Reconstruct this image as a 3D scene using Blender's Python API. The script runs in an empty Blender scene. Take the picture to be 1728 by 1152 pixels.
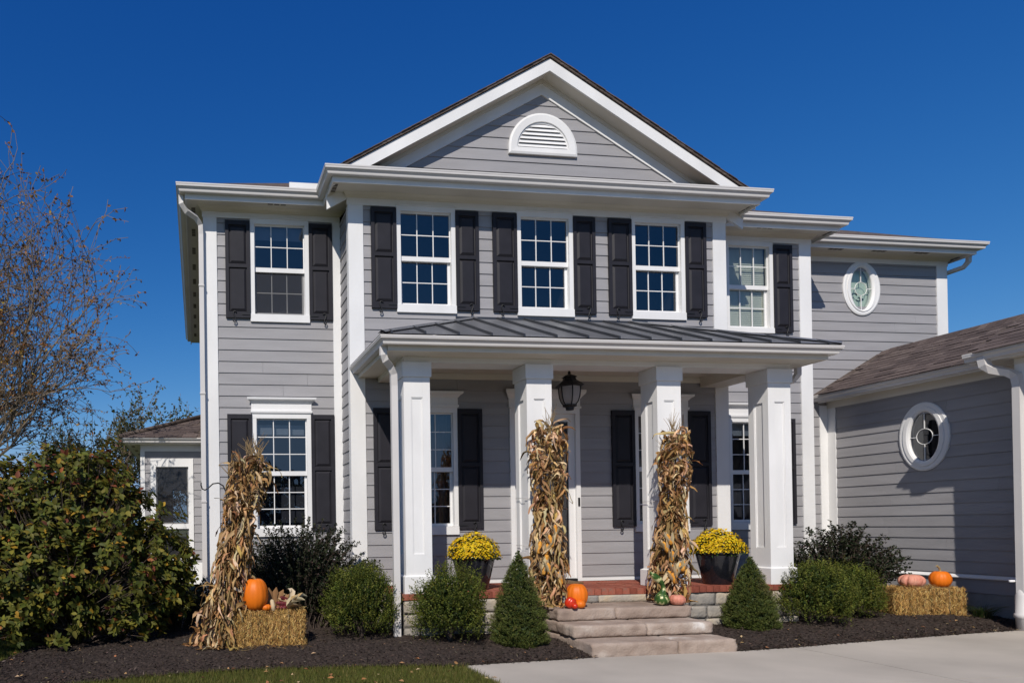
import bpy, bmesh, math, random
import numpy as np
from mathutils import Vector, Matrix

random.seed(7); RNG = np.random.default_rng(11)
SC = bpy.context.scene
COL = SC.collection
R = math.radians

# ------------------------------------------------------------------ camera
cam_d = bpy.data.cameras.new('camera'); cam = bpy.data.objects.new('camera', cam_d); COL.objects.link(cam)
FPX, PX, PY, YAW, PIT, ROL = 1176.0, 491.8, 877.7, R(7.614), R(0.488), R(-0.740)
cy, sy, cp, sp, cr, sr = math.cos(YAW), math.sin(YAW), math.cos(PIT), math.sin(PIT), math.cos(ROL), math.sin(ROL)
fw = Vector((sy*cp, cy*cp, sp)); rt = Vector((cy, -sy, 0)); up = rt.cross(fw)
r2 = cr*rt + sr*up; u2 = -sr*rt + cr*up
M = Matrix((r2, u2, -fw)).transposed().to_4x4(); M.translation = (0, 0, 1.518)
cam.matrix_world = M
cam_d.sensor_fit = 'HORIZONTAL'; cam_d.sensor_width = 36; cam_d.lens = FPX/1728*36
cam_d.shift_x = (864-PX)/1728; cam_d.shift_y = (PY-576)/1728
cam_d.clip_start = 0.1; cam_d.clip_end = 3000
SC.camera = cam

# ------------------------------------------------------------------ light
SUN = Vector((0.52, 1.0, -0.975)).normalized()          # the way the light travels
EL = math.asin(-SUN.z); AZ = math.atan2(-SUN.x, -SUN.y)
W = bpy.data.worlds.new('World'); SC.world = W; W.use_nodes = True
nt = W.node_tree; nt.nodes.clear()
sky = nt.nodes.new('ShaderNodeTexSky'); sky.sky_type = 'NISHITA'; sky.sun_disc = False
sky.sun_elevation = EL; sky.sun_rotation = AZ
sky.altitude = 300; sky.air_density = 1.0; sky.dust_density = 0.35; sky.ozone_density = 4.0
bg = nt.nodes.new('ShaderNodeBackground'); bg.inputs['Strength'].default_value = 0.112
wo = nt.nodes.new('ShaderNodeOutputWorld')
# deepen the sky to the photograph's polarised blue: one power curve per channel, the same over the whole dome
sp_ = nt.nodes.new('ShaderNodeSeparateColor'); cb_ = nt.nodes.new('ShaderNodeCombineColor'); nt.links.new(sky.outputs[0], sp_.inputs[0])
CH_ = []
for i_, (pw_, k_) in enumerate(((2.1, 2.15), (1.2, .86), (.76, .82))):
    a_ = nt.nodes.new('ShaderNodeMath'); a_.operation = 'POWER'; a_.inputs[1].default_value = pw_; nt.links.new(sp_.outputs[i_], a_.inputs[0])
    b_ = nt.nodes.new('ShaderNodeMath'); b_.operation = 'MULTIPLY'; b_.inputs[1].default_value = k_*.085**pw_/.1; nt.links.new(a_.outputs[0], b_.inputs[0]); CH_.append(b_)
# keep the hue blue all the way down to the horizon
def cap_(lo, hi, k):
    m1 = nt.nodes.new('ShaderNodeMath'); m1.operation = 'MULTIPLY'; m1.inputs[1].default_value = k; nt.links.new(hi.outputs[0], m1.inputs[0])
    m2 = nt.nodes.new('ShaderNodeMath'); m2.operation = 'MINIMUM'; nt.links.new(lo.outputs[0], m2.inputs[0]); nt.links.new(m1.outputs[0], m2.inputs[1]); return m2
G_ = cap_(CH_[1], CH_[2], .62); R_c = cap_(CH_[0], G_, .62)
for i_, o_ in enumerate((R_c, G_, CH_[2])): nt.links.new(o_.outputs[0], cb_.inputs[i_])
nt.links.new(cb_.outputs[0], bg.inputs['Color']); nt.links.new(bg.outputs[0], wo.inputs['Surface'])
sd = bpy.data.lights.new('sun', 'SUN'); sd.energy = 4.4; sd.angle = R(0.53); sd.color = (1.0, 0.935, 0.84)
so = bpy.data.objects.new('sun', sd); COL.objects.link(so); so.rotation_euler = SUN.to_track_quat('-Z', 'Y').to_euler()
so.location = (-10, -20, 20)
vs = SC.view_settings; vs.view_transform = 'Standard'; vs.look = 'None'; vs.exposure = 0.0; vs.gamma = 1.0; vs.use_curve_mapping = False
SC.cycles.max_bounces = 8; SC.cycles.transparent_max_bounces = 24

# ------------------------------------------------------------------ materials
def nodes(name):
    m = bpy.data.materials.new(name); m.use_nodes = True
    t = m.node_tree; b = t.nodes['Principled BSDF']
    return m, t, b
def mat(name, col, rough=0.6, var=0.12, scale=6.0, bump=0.0, bscale=60.0, stretch=None, spec=0.4, metal=0.0, obj=0.0, detail=4.0):
    """plain painted / natural surface: base colour with noise, optional per-object variation and fine relief"""
    m, t, b = nodes(name); N = t.nodes; L = t.links
    b.inputs['Roughness'].default_value = rough; b.inputs['Metallic'].default_value = metal
    b.inputs['Specular IOR Level'].default_value = spec
    tc = N.new('ShaderNodeTexCoord'); mp = N.new('ShaderNodeMapping'); L.new(tc.outputs['Object'], mp.inputs[0])
    if stretch: mp.inputs['Scale'].default_value = stretch
    nz = N.new('ShaderNodeTexNoise'); nz.inputs['Scale'].default_value = scale; nz.inputs['Detail'].default_value = detail
    L.new(mp.outputs[0], nz.inputs['Vector'])
    mr = N.new('ShaderNodeMapRange'); mr.inputs['From Min'].default_value = .3; mr.inputs['From Max'].default_value = .7
    mr.inputs['To Min'].default_value = 1-var; mr.inputs['To Max'].default_value = 1+var
    L.new(nz.outputs[0], mr.inputs[0])
    fac = mr.outputs[0]
    if obj:
        oi = N.new('ShaderNodeObjectInfo'); m2 = N.new('ShaderNodeMapRange')
        m2.inputs['To Min'].default_value = 1-obj; m2.inputs['To Max'].default_value = 1+obj
        L.new(oi.outputs['Random'], m2.inputs[0])
        mu = N.new('ShaderNodeMath'); mu.operation = 'MULTIPLY'; L.new(fac, mu.inputs[0]); L.new(m2.outputs[0], mu.inputs[1]); fac = mu.outputs[0]
    vm = N.new('ShaderNodeVectorMath'); vm.operation = 'SCALE'; vm.inputs[0].default_value = col[:3]
    L.new(fac, vm.inputs['Scale']); L.new(vm.outputs[0], b.inputs['Base Color'])
    if bump:
        n2 = N.new('ShaderNodeTexNoise'); n2.inputs['Scale'].default_value = bscale; n2.inputs['Detail'].default_value = 6
        L.new(mp.outputs[0], n2.inputs['Vector'])
        bp = N.new('ShaderNodeBump'); bp.inputs['Strength'].default_value = bump; bp.inputs['Distance'].default_value = .01
        L.new(n2.outputs[0], bp.inputs['Height']); L.new(bp.outputs[0], b.inputs['Normal'])
    return m
def ramp_mat(name, stops, rough=.8, scale=3., bump=.3, bscale=40., obj=True, noise_mix=.5, detail=6., spec=.3, stretch=None):
    """colour picked along a ramp by noise and by a per-object random value"""
    m, t, b = nodes(name); N = t.nodes; L = t.links
    b.inputs['Roughness'].default_value = rough; b.inputs['Specular IOR Level'].default_value = spec
    tc = N.new('ShaderNodeTexCoord'); mp = N.new('ShaderNodeMapping'); L.new(tc.outputs['Object'], mp.inputs[0])
    if stretch: mp.inputs['Scale'].default_value = stretch
    nz = N.new('ShaderNodeTexNoise'); nz.inputs['Scale'].default_value = scale; nz.inputs['Detail'].default_value = detail
    L.new(mp.outputs[0], nz.inputs['Vector'])
    mr = N.new('ShaderNodeMapRange'); mr.inputs['From Min'].default_value = .28; mr.inputs['From Max'].default_value = .72; L.new(nz.outputs[0], mr.inputs[0])
    f = mr.outputs[0]
    if obj:
        oi = N.new('ShaderNodeObjectInfo'); mx = N.new('ShaderNodeMix'); mx.inputs[0].default_value = noise_mix
        L.new(oi.outputs['Random'], mx.inputs[2]); L.new(f, mx.inputs[3]); f = mx.outputs[0]
    cr_ = N.new('ShaderNodeValToRGB'); e = cr_.color_ramp.elements
    e[0].position = stops[0][0]; e[0].color = (*stops[0][1], 1); e[1].position = stops[-1][0]; e[1].color = (*stops[-1][1], 1)
    for p_, c_ in stops[1:-1]:
        k = e.new(p_); k.color = (*c_, 1)
    L.new(f, cr_.inputs[0]); L.new(cr_.outputs[0], b.inputs['Base Color'])
    if bump:
        n2 = N.new('ShaderNodeTexNoise'); n2.inputs['Scale'].default_value = bscale; n2.inputs['Detail'].default_value = 8; L.new(mp.outputs[0], n2.inputs['Vector'])
        bp = N.new('ShaderNodeBump'); bp.inputs['Strength'].default_value = bump; bp.inputs['Distance'].default_value = .012
        L.new(n2.outputs[0], bp.inputs['Height']); L.new(bp.outputs[0], b.inputs['Normal'])
    return m
def leaf_mat(name, rough=.5, trans=.34, spec=.14):
    """reads the leaf's own colour from its 'col' attribute; thin-leaf translucency"""
    m, t, b = nodes(name); N = t.nodes; L = t.links
    at = N.new('ShaderNodeAttribute'); at.attribute_name = 'col'
    L.new(at.outputs['Color'], b.inputs['Base Color']); b.inputs['Roughness'].default_value = rough; b.inputs['Specular IOR Level'].default_value = spec
    tr = N.new('ShaderNodeBsdfTranslucent'); L.new(at.outputs['Color'], tr.inputs['Color'])
    mx = N.new('ShaderNodeMixShader'); mx.inputs[0].default_value = trans
    L.new(b.outputs[0], mx.inputs[1]); L.new(tr.outputs[0], mx.inputs[2]); L.new(mx.outputs[0], N['Material Output'].inputs['Surface'])
    return m
def glass_mat(name, refl=.2, tint=(.5, .56, .66)):
    m, t, b = nodes(name); N = t.nodes; L = t.links; N.remove(b)
    tr = N.new('ShaderNodeBsdfTransparent'); tr.inputs['Color'].default_value = (*tint, 1)
    gl = N.new('ShaderNodeBsdfGlossy'); gl.inputs['Roughness'].default_value = .01; gl.inputs['Color'].default_value = (.95, .97, 1, 1)
    tc = N.new('ShaderNodeTexCoord'); nz = N.new('ShaderNodeTexNoise'); nz.inputs['Scale'].default_value = 2.2; L.new(tc.outputs['Object'], nz.inputs['Vector'])
    bp = N.new('ShaderNodeBump'); bp.inputs['Strength'].default_value = .12; bp.inputs['Distance'].default_value = .02; L.new(nz.outputs[0], bp.inputs['Height']); L.new(bp.outputs[0], gl.inputs['Normal'])
    lw = N.new('ShaderNodeLayerWeight'); lw.inputs['Blend'].default_value = .25
    mr = N.new('ShaderNodeMapRange'); mr.inputs['To Min'].default_value = refl; mr.inputs['To Max'].default_value = .9; L.new(lw.outputs['Fresnel'], mr.inputs[0])
    mx = N.new('ShaderNodeMixShader'); L.new(mr.outputs[0], mx.inputs[0]); L.new(tr.outputs[0], mx.inputs[1]); L.new(gl.outputs[0], mx.inputs[2])
    L.new(mx.outputs[0], N['Material Output'].inputs['Surface'])
    return m
def screen_mat(name):
    m, t, b = nodes(name); N = t.nodes; L = t.links
    b.inputs['Base Color'].default_value = (.03, .03, .035, 1); b.inputs['Roughness'].default_value = .8
    tr = N.new('ShaderNodeBsdfTransparent'); mx = N.new('ShaderNodeMixShader'); mx.inputs[0].default_value = .55
    L.new(tr.outputs[0], mx.inputs[1]); L.new(b.outputs[0], mx.inputs[2]); L.new(mx.outputs[0], N['Material Output'].inputs['Surface'])
    return m

MT = {}
MT['siding'] = mat('siding_paint', (.30, .292, .303), .55, .07, 1.3, .3, 30, (1, 1, 7), obj=.05)
MT['white'] = mat('white_trim_paint', (.735, .728, .725), .48, .06, 2.2, .10, 30, (1, 1, .45), detail=8)
MT['cream'] = mat('soffit_paint', (.64, .60, .53), .55, .04, 2)
MT['gutter'] = mat('gutter_enamel', (.60, .575, .56), .35, .03, 2)
MT['shutter'] = mat('shutter_paint', (.0225, .0215, .027), .5, .12, 5, .08, 60, spec=.22)
MT['iron'] = mat('black_iron', (.015, .015, .017), .5, .1, 8)
MT['glass'] = glass_mat('window_glass', .085, (.42, .46, .54))
MT['glass2'] = glass_mat('storm_glass', .10, (.5, .52, .55))
MT['glass3'] = glass_mat('clear_window_glass', .07, (.86, .9, .88))
MT['screen'] = screen_mat('insect_screen'); MT['shade_cloth'] = mat('pale_green_shade', (.60, .70, .60), .7, .05, 3)
MT['room'] = mat('room_wall', (.16, .15, .15), .8, .1)
MT['blind'] = mat('blind_vinyl', (.60, .61, .55), .6, .05, 2)
MT['curtain'] = mat('curtain_cloth', (.35, .29, .24), .9, .15, 9, stretch=(6, 6, .4))
MT['shingle'] = ramp_mat('asphalt_shingle', [(0, (.055, .042, .040)), (.4, (.088, .066, .062)), (.7, (.118, .090, .083)), (1, (.165, .130, .118))], .95, 22, .5, 220, True, .35)
MT['shingle_far'] = ramp_mat('asphalt_shingle_sheet', [(0, (.055, .042, .038)), (.5, (.10, .076, .066)), (1, (.17, .135, .115))], .95, 9, .6, 160, False, 1, stretch=(1, 1, 6))
MT['metal'] = mat('grey_metal_roof', (.165, .168, .18), .42, .14, 1.6, .10, 5, metal=.3, obj=.12)
MT['seam'] = mat('metal_seam', (.06, .063, .072), .4, .1, 3, metal=.5)
MT['brick'] = ramp_mat('red_brick', [(0, (.16, .045, .03)), (.5, (.26, .072, .045)), (.8, (.32, .10, .065)), (1, (.22, .12, .09))], .85, 14, .5, 90, True, .35)
MT['mortar'] = mat('mortar', (.13, .12, .11), .9, .15, 30, .4, 120)
MT['stone'] = ramp_mat('ledge_stone', [(0, (.17, .165, .165)), (.3, (.26, .24, .215)), (.6, (.36, .32, .27)), (.85, (.44, .37, .28)), (1, (.46, .33, .20))], .88, 6, .9, 30, True, .45)
MT['slab'] = ramp_mat('step_stone', [(0, (.20, .148, .118)), (.35, (.28, .212, .172)), (.66, (.345, .272, .225)), (.86, (.41, .345, .295)), (1, (.62, .585, .55))], .88, 3.4, .7, 38, True, .74, 9)
MT['concrete'] = mat('driveway_concrete', (.415, .372, .322), .82, .13, .9, .35, 140, detail=10)
MT['concrete2'] = mat('foundation_concrete', (.26, .25, .24), .9, .15, 5, .4, 60)
MT['mulch'] = ramp_mat('bark_mulch', [(0, (.016, .011, .009)), (.5, (.036, .025, .020)), (.85, (.062, .044, .035)), (1, (.11, .08, .065))], .95, 38, 1.0, 90, False, 1, 8)
MT['leaf'] = leaf_mat('leaf'); MT['chip'] = leaf_mat('dry_bits', .85, .0, .2); MT['husk'] = leaf_mat('dry_husk', .7, .18, .25)
MT['petal'] = leaf_mat('petal', .6, .25, .2); MT['needle'] = leaf_mat('needle', .6, .12, .25); MT['grass'] = leaf_mat('grass_blade', .6, .5, .1)
MT['bark'] = ramp_mat('grey_brown_bark', [(0, (.06, .05, .043)), (.5, (.13, .11, .095)), (1, (.24, .21, .18))], .9, 9, .7, 40, False, 1, stretch=(3, 3, .6))
MT['limb'] = mat('pale_limb_bark', (.135, .105, .075), .85, .3, 12, .4, 50)
MT['twig'] = mat('twig_bark', (.085, .062, .05), .9, .3, 20)
MT['lawn'] = ramp_mat('lawn_turf', [(0, (.06, .07, .02)), (.5, (.10, .115, .035)), (.8, (.14, .14, .05)), (1, (.19, .16, .07))], .95, 5, .8, 120, False, 1, 9)
MT['pot'] = mat('glazed_black_ceramic', (.010, .011, .015), .12, .3, 6, .25, 14, spec=.6)
MT['straw_core'] = ramp_mat('straw', [(0, (.08, .05, .02)), (.5, (.22, .145, .055)), (1, (.36, .26, .11))], .95, 30, 1.0, 70, False, 1, stretch=(1, 1, .25))
MT['twine'] = mat('twine', (.30, .22, .12), .9, .2, 40)
MT['orange'] = mat('pumpkin_skin', (.68, .155, .008), .5, .22, 7, .16, 40, (1, 1, .35), spec=.3, detail=9)
MT['red'] = mat('red_gourd_skin', (.55, .03, .008), .3, .15, 8, spec=.5)
MT['pink'] = ramp_mat('pink_pumpkin_skin', [(0, (.45, .14, .09)), (.5, (.58, .23, .16)), (1, (.68, .36, .26))], .6, 14, .6, 60, True, .7)
MT['stem'] = mat('pumpkin_stem', (.33, .24, .11), .8, .25, 20, .4, 40)
MT['gourd'] = ramp_mat('green_gourd_skin', [(0, (.02, .055, .012)), (.52, (.045, .10, .02)), (.6, (.12, .17, .05)), (.68, (.50, .47, .24)), (1, (.6, .56, .3))], .35, 16, .1, 30, False, 1, 3)
MT['maroon'] = ramp_mat('indian_corn_kernels', [(0, (.05, .006, .01)), (.6, (.13, .012, .02)), (1, (.30, .07, .05))], .35, 60, .8, 130, False, 1)
MT['kernel'] = ramp_mat('yellow_corn_kernels', [(0, (.50, .17, .02)), (.5, (.70, .31, .04)), (1, (.78, .45, .10))], .4, 50, .9, 130, True, .8)
MT['frost'] = mat('frosted_glass', (.30, .27, .26), .35, .08, 4)
MT['dark_void'] = mat('vent_slot', (.15, .135, .115), .9, .1)
MT['mat_fibre'] = mat('coir_mat', (.16, .10, .05), .95, .3, 60, .8, 90)
MT['oakleaf'] = leaf_mat('oak_leaf', .7, .15, .2)

# ------------------------------------------------------------------ object helpers
def link(o, parent):
    COL.objects.link(o)
    if parent is not None:
        o.parent = parent
        p = parent
        while p.parent is not None: p = p.parent
        if parent.type == 'EMPTY': o.matrix_parent_inverse = Matrix.Translation(-Vector(parent.location))
    return o
def meta(o, label=None, cat=None, group=None, kind=None):
    if label: o['label'] = label
    if cat: o['category'] = cat
    if group: o['group'] = group
    if kind: o['kind'] = kind
    return o
def thing(name, loc, label, cat, group=None):
    o = bpy.data.objects.new(name, None); o.location = loc; o.empty_display_size = .2
    COL.objects.link(o); return meta(o, label, cat, group)
def mesh_from(V, F, m, name='m', smooth=False):
    me = bpy.data.meshes.new(name); me.from_pydata([tuple(v) for v in V], [], F); me.update()
    if m: me.materials.append(MT[m] if isinstance(m, str) else m)
    if smooth: me.polygons.foreach_set('use_smooth', [True]*len(me.polygons))
    return me
def mobj(name, V, F, m, parent=None, smooth=False):
    return link(bpy.data.objects.new(name, mesh_from(V, F, m, name, smooth)), parent)
def np_mesh(name, V, F, m, col=None, smooth=False):
    """V (n,3) float, F (k,3 or 4) int, col (n,3) optional point colour"""
    V = np.asarray(V, np.float32); F = np.asarray(F, np.int32); n = len(F); s = F.shape[1]
    me = bpy.data.meshes.new(name); me.vertices.add(len(V)); me.vertices.foreach_set('co', V.ravel())
    me.loops.add(n*s); me.loops.foreach_set('vertex_index', F.ravel())
    me.polygons.add(n); me.polygons.foreach_set('loop_start', np.arange(0, n*s, s, dtype=np.int32)); me.polygons.foreach_set('loop_total', np.full(n, s, np.int32))
    if smooth: me.polygons.foreach_set('use_smooth', np.ones(n, bool))
    me.update(calc_edges=True)
    if col is not None:
        a = me.color_attributes.new('col', 'FLOAT_COLOR', 'POINT')
        a.data.foreach_set('color', np.c_[np.asarray(col, np.float32), np.ones(len(V), np.float32)].ravel())
    me.materials.append(MT[m] if isinstance(m, str) else m)
    return me
def npobj(name, V, F, m, parent=None, col=None, smooth=False, kind=None):
    o = link(bpy.data.objects.new(name, np_mesh(name, V, F, m, col, smooth)), parent)
    if kind: o['kind'] = kind
    return o
BF = [(0, 1, 2, 3), (4, 7, 6, 5), (0, 4, 5, 1), (1, 5, 6, 2), (2, 6, 7, 3), (3, 7, 4, 0)]
class Frame:
    """wall frame: u along the wall, d outward, z up"""
    def __init__(s, o, u, n): s.o = Vector(o); s.u = Vector(u); s.n = Vector(n)
    def p(s, u, d, z): return s.o + s.u*u + s.n*d + Vector((0, 0, z))
def front(y): return Frame((0, y, 0), (1, 0, 0), (0, -1, 0))
def boxv(F, u0, u1, d0, d1, z0, z1):
    # d1 outer
    return [F.p(u0, d1, z0), F.p(u1, d1, z0), F.p(u1, d1, z1), F.p(u0, d1, z1), F.p(u0, d0, z0), F.p(u1, d0, z0), F.p(u1, d0, z1), F.p(u0, d0, z1)]
class MB:
    def __init__(s): s.V = []; s.F = []
    def add(s, V, F):
        n = len(s.V); s.V += list(V); s.F += [tuple(i+n for i in f) for f in F]; return s
    def box(s, F, *a): return s.add(boxv(F, *a), BF)
    def build(s, name, m, parent=None, smooth=False): return mobj(name, s.V, s.F, m, parent, smooth)
def fbox(name, F, u0, u1, d0, d1, z0, z1, m, parent): return mobj(name, boxv(F, u0, u1, d0, d1, z0, z1), BF, m, parent)
G0 = front(0)
def wbox(name, x0, x1, y0, y1, z0, z1, m, parent): return mobj(name, boxv(G0, x0, x1, -y1, -y0, z0, z1), BF, m, parent)
def bevel(o, w, seg=2):
    bm = bmesh.new(); bm.from_mesh(o.data); bmesh.ops.bevel(bm, geom=bm.edges[:], offset=w, segments=seg, affect='EDGES', profile=.5); bm.to_mesh(o.data); bm.free(); return o
def sweep(name, prof, path, m, parent, closed_prof=False, caps=True):
    """profile [(outward offset, z)] mitred along an XY path; outward = right-hand side of travel"""
    n = len(path); V = []; k = len(prof); Fc = []
    D = [(Vector(path[i+1])-Vector(path[i])).normalized() for i in range(n-1)]; Nn = [Vector((d.y, -d.x)) for d in D]
    for i in range(n):
        if i == 0: mm = Nn[0]
        elif i == n-1: mm = Nn[-1]
        else: mm = (Nn[i-1]+Nn[i])/(1+Nn[i-1].dot(Nn[i]))
        for o, z in prof: V.append((path[i][0]+mm.x*o, path[i][1]+mm.y*o, z))
    kk = k if closed_prof else k-1
    for i in range(n-1):
        for j in range(kk):
            a, b = i*k+j, i*k+(j+1) % k; Fc.append((a, b, b+k, a+k))
    if closed_prof and caps: Fc.append(tuple(range(k-1, -1, -1))); Fc.append(tuple(range((n-1)*k, n*k)))
    return mobj(name, V, Fc, m, parent)
def tube_mesh(pts, rad, n=8, cap=True):
    P = [Vector(p) for p in pts]; V = []; F = []; up_ = Vector((0, 0, 1))
    if isinstance(rad, (int, float)): rad = [rad]*len(P)
    prev = None
    for i, p in enumerate(P):
        t = (P[min(i+1, len(P)-1)]-P[max(i-1, 0)]).normalized()
        if prev is None:
            a = t.cross(Vector((0, 1, 0)) if abs(t.y) < .9 else Vector((1, 0, 0))).normalized()
        else: a = (prev - t*prev.dot(t)).normalized()
        prev = a; b = t.cross(a)
        for j in range(n):
            w = 2*math.pi*j/n; V.append(p+(a*math.cos(w)+b*math.sin(w))*rad[i])
    for i in range(len(P)-1):
        for j in range(n):
            F.append((i*n+j, i*n+(j+1) % n, (i+1)*n+(j+1) % n, (i+1)*n+j))
    if cap: F.append(tuple(range(n-1, -1, -1))); F.append(tuple(range((len(P)-1)*n, len(P)*n)))
    return V, F
def tube(name, pts, rad, m, parent=None, n=8, smooth=True):
    V, F = tube_mesh(pts, rad, n); return mobj(name, V, F, m, parent, smooth)
def lathe(name, prof, c, m, parent=None, n=32, rib=0, ribn=10, smooth=True, sx=1, sy=1, phase=0):
    V = []; F = []; k = len(prof)
    for i in range(n):
        w = 2*math.pi*i/n; f = 1-rib*abs(math.sin(ribn*w/2+phase))**.6*0 - rib*(1-abs(math.sin(ribn*w/2+phase)))**2
        for r, z in prof: V.append((c[0]+r*f*math.cos(w)*sx, c[1]+r*f*math.sin(w)*sy, c[2]+z))
    for i in range(n):
        for j in range(k-1):
            a = i*k+j; b = ((i+1) % n)*k+j; F.append((a, b, b+1, a+1))
    return mobj(name, V, F, m, parent, smooth)

# ---- leaves and ribbons (numpy)
def unit(a): return a/np.maximum(np.linalg.norm(a, axis=1, keepdims=True), 1e-9)
def leaf_arrays(pos, d, nrm, ln, wd, col, fold=.25, broad=.45):
    n = len(pos); d = unit(d); s = unit(np.cross(d, nrm)); nn = np.cross(s, d)
    ln = np.broadcast_to(ln, n)[:, None]; wd = np.broadcast_to(wd, n)[:, None]
    base = pos; tip = pos+d*ln; mid = pos+d*ln*broad
    l = mid+s*wd*.5+nn*wd*fold; r_ = mid-s*wd*.5+nn*wd*fold
    V = np.stack([base, r_, tip, l], 1).reshape(-1, 3)
    i = np.arange(n)*4; F = np.stack([np.c_[i, i+1, i+2], np.c_[i, i+2, i+3]], 1).reshape(-1, 3)
    return V, F, np.repeat(col, 4, 0)
def rand_unit(n, rng=RNG): return unit(rng.normal(size=(n, 3)))
def palette(n, cols, wts, jit=.18, rng=RNG):
    c = np.array(cols)[rng.choice(len(cols), n, p=np.array(wts)/sum(wts))]
    return np.clip(c*(1+rng.uniform(-jit, jit, (n, 1)))*(1+rng.uniform(-jit*.4, jit*.4, (n, 3))), .002, .95)
def join_arrays(parts):
    V = []; F = []; C = []; k = 0
    for v, f, c in parts:
        V.append(v); F.append(np.asarray(f)+k); C.append(c); k += len(v)
    return np.concatenate(V), np.concatenate(F), np.concatenate(C)
def ribbon(pts, width, tw0=0., tw=0., fold=.3, side=None):
    """folded strip along pts (m,3): 3 verts per station, quads"""
    P = np.asarray(pts, float); m_ = len(P); T = np.gradient(P, axis=0); T = unit(T)
    s0 = np.cross(T[0], side if side is not None else [0.3, .2, 1.]); s0 /= np.linalg.norm(s0)+1e-9
    V = []
    for i in range(m_):
        s0 = s0-T[i]*s0.dot(T[i]); s0 /= np.linalg.norm(s0)+1e-9; b = np.cross(T[i], s0)
        a = tw0+tw*i/(m_-1); s = s0*math.cos(a)+b*math.sin(a); nn = np.cross(s, T[i])
        w = width[i] if hasattr(width, '__len__') else width
        V += [P[i]-s*w*.5+nn*w*fold, P[i], P[i]+s*w*.5+nn*w*fold]
    F = []
    for i in range(m_-1):
        a = i*3; F += [(a, a+1, a+4, a+3), (a+1, a+2, a+5, a+4)]
    return np.array(V), np.array(F)

# ================================================================== THE SETTING: ground, lawn, driveway
def struct(o, label): return meta(o, label, None, None, 'structure')
s_ = 900.0
lawn = mobj('lawn', [(-s_, -s_, -.03), (s_, -s_, -.03), (s_, s_, -.03), (-s_, s_, -.03)], [(0, 1, 2, 3)], 'lawn')
struct(lawn, 'green lawn around the house'); lawn['category'] = 'lawn'

drive = mobj('driveway', [(2.83, -6, -.02), (16, -6, -.02), (16, 8.6, -.02), (11.0, 8.0, -.02), (9.618, 7.83, -.02), (7.9, 7.59, -.02), (6.2, 7.36, -.02), (2.83, 7.2, -.02)], [(0, 1, 2, 3, 4, 5, 6, 7)], 'mortar')
struct(drive, 'pale concrete driveway'); drive['category'] = 'driveway'
DE = [(2.83, 7.2), (4.376, 7.333), (6.195, 7.372), (7.05, 7.46), (7.891, 7.601), (9.618, 7.842), (11.0, 8.009), (13, 8.25)]
def drive_edge(x):
    for (a, b), (c, d) in zip(DE, DE[1:]):
        if a <= x <= c: return b+(d-b)*(x-a)/(c-a)
    return DE[0][1] if x < DE[0][0] else DE[-1][1]
g = .006
for (x0, x1) in ((2.83, 7.05), (7.05, 11.3), (11.3, 15.5)):
    for (y0, y1) in ((-5, -1.5), (-1.5, 2.2), (2.2, 5.7), (5.7, 99)):
        if y1 < 90: top = [(x0+g, y1-g), (x1-g, y1-g)]
        else:
            xs = sorted({x0+g, x1-g, *[p[0] for p in DE if x0 < p[0] < x1]})
            top = [(x, drive_edge(x)) for x in xs]
        ring = [(x0+g, y0+g), (x1-g, y0+g)] + top[::-1]
        n = len(ring); V = [(x, y, 0.0) for x, y in ring] + [(x, y, -.05) for x, y in ring]
        mobj('concrete_slab', V, [tuple(range(n))] + [(i, n+i, n+(i+1) % n, (i+1) % n) for i in range(n)], 'concrete', drive)

def noise2(x, y):
    return (math.sin(x*5.1+y*3.7)+math.sin(x*11.3-y*7.9+1.3)*.6+math.sin(x*23.1+y*19.7+.4)*.35+math.sin(x*47+y*53)*.18)/2.1
def bed_h(v, x, y):
    return .004+.085*min(1, v*4)+.015*noise2(x*1.3, y*1.3)*min(1, v*9)
def resample(poly, n):
    P = np.array(poly, float); L = np.r_[0, np.cumsum(np.linalg.norm(np.diff(P, axis=0), axis=1))]
    t = np.linspace(0, L[-1], n); return np.c_[np.interp(t, L, P[:, 0]), np.interp(t, L, P[:, 1])]
BEDS = []
def bed(fr, bk, nu, nv, label):
    A = resample(fr, nu); B = resample(bk, nu); V = []; F = []
    for j in range(nv):
        v = (j/(nv-1))**1.5
        for i in range(nu):
            x, y = A[i]*(1-v)+B[i]*v; V.append((x, y, bed_h(v, x, y)+.008*random.uniform(-1, 1)*(v > .01)))
    for j in range(nv-1):
        for i in range(nu-1): a = j*nu+i; F.append((a, a+1, a+nu+1, a+nu))
    o = mobj('mulch_bed', V, F, 'mulch'); struct(o, label); o['category'] = 'mulch bed'; BEDS.append((A, B)); return o
bed([(-4.6, 4.6), (-3.4, 5.6), (-2.2, 6.55), (-1.2, 7.11), (-.53, 7.312), (.58, 7.456), (1.8, 7.36), (2.83, 7.2), (3.6, 7.265), (4.39, 7.333)],
    [(-4.9, 5.9), (-3.2, 7.0), (-2.15, 7.93), (-1.98, 9.0), (-1.68, 9.46), (-1.2, 11.4), (.3, 11.0), (2.3, 10.9), (3.4, 10.6), (4.39, 10.2)], 330, 90, 'dark bark mulch bed left of the steps')
bed([(6.195, 7.372), (7.05, 7.46), (7.891, 7.601), (9.618, 7.842), (11.0, 8.009), (11.6, 8.09)],
    [(6.195, 10.2), (8, 10.6), (9.5, 11.0), (10.6, 11.6), (11.4, 11.6), (11.75, 11.4)], 200, 70, 'dark bark mulch bed right of the steps')

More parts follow.
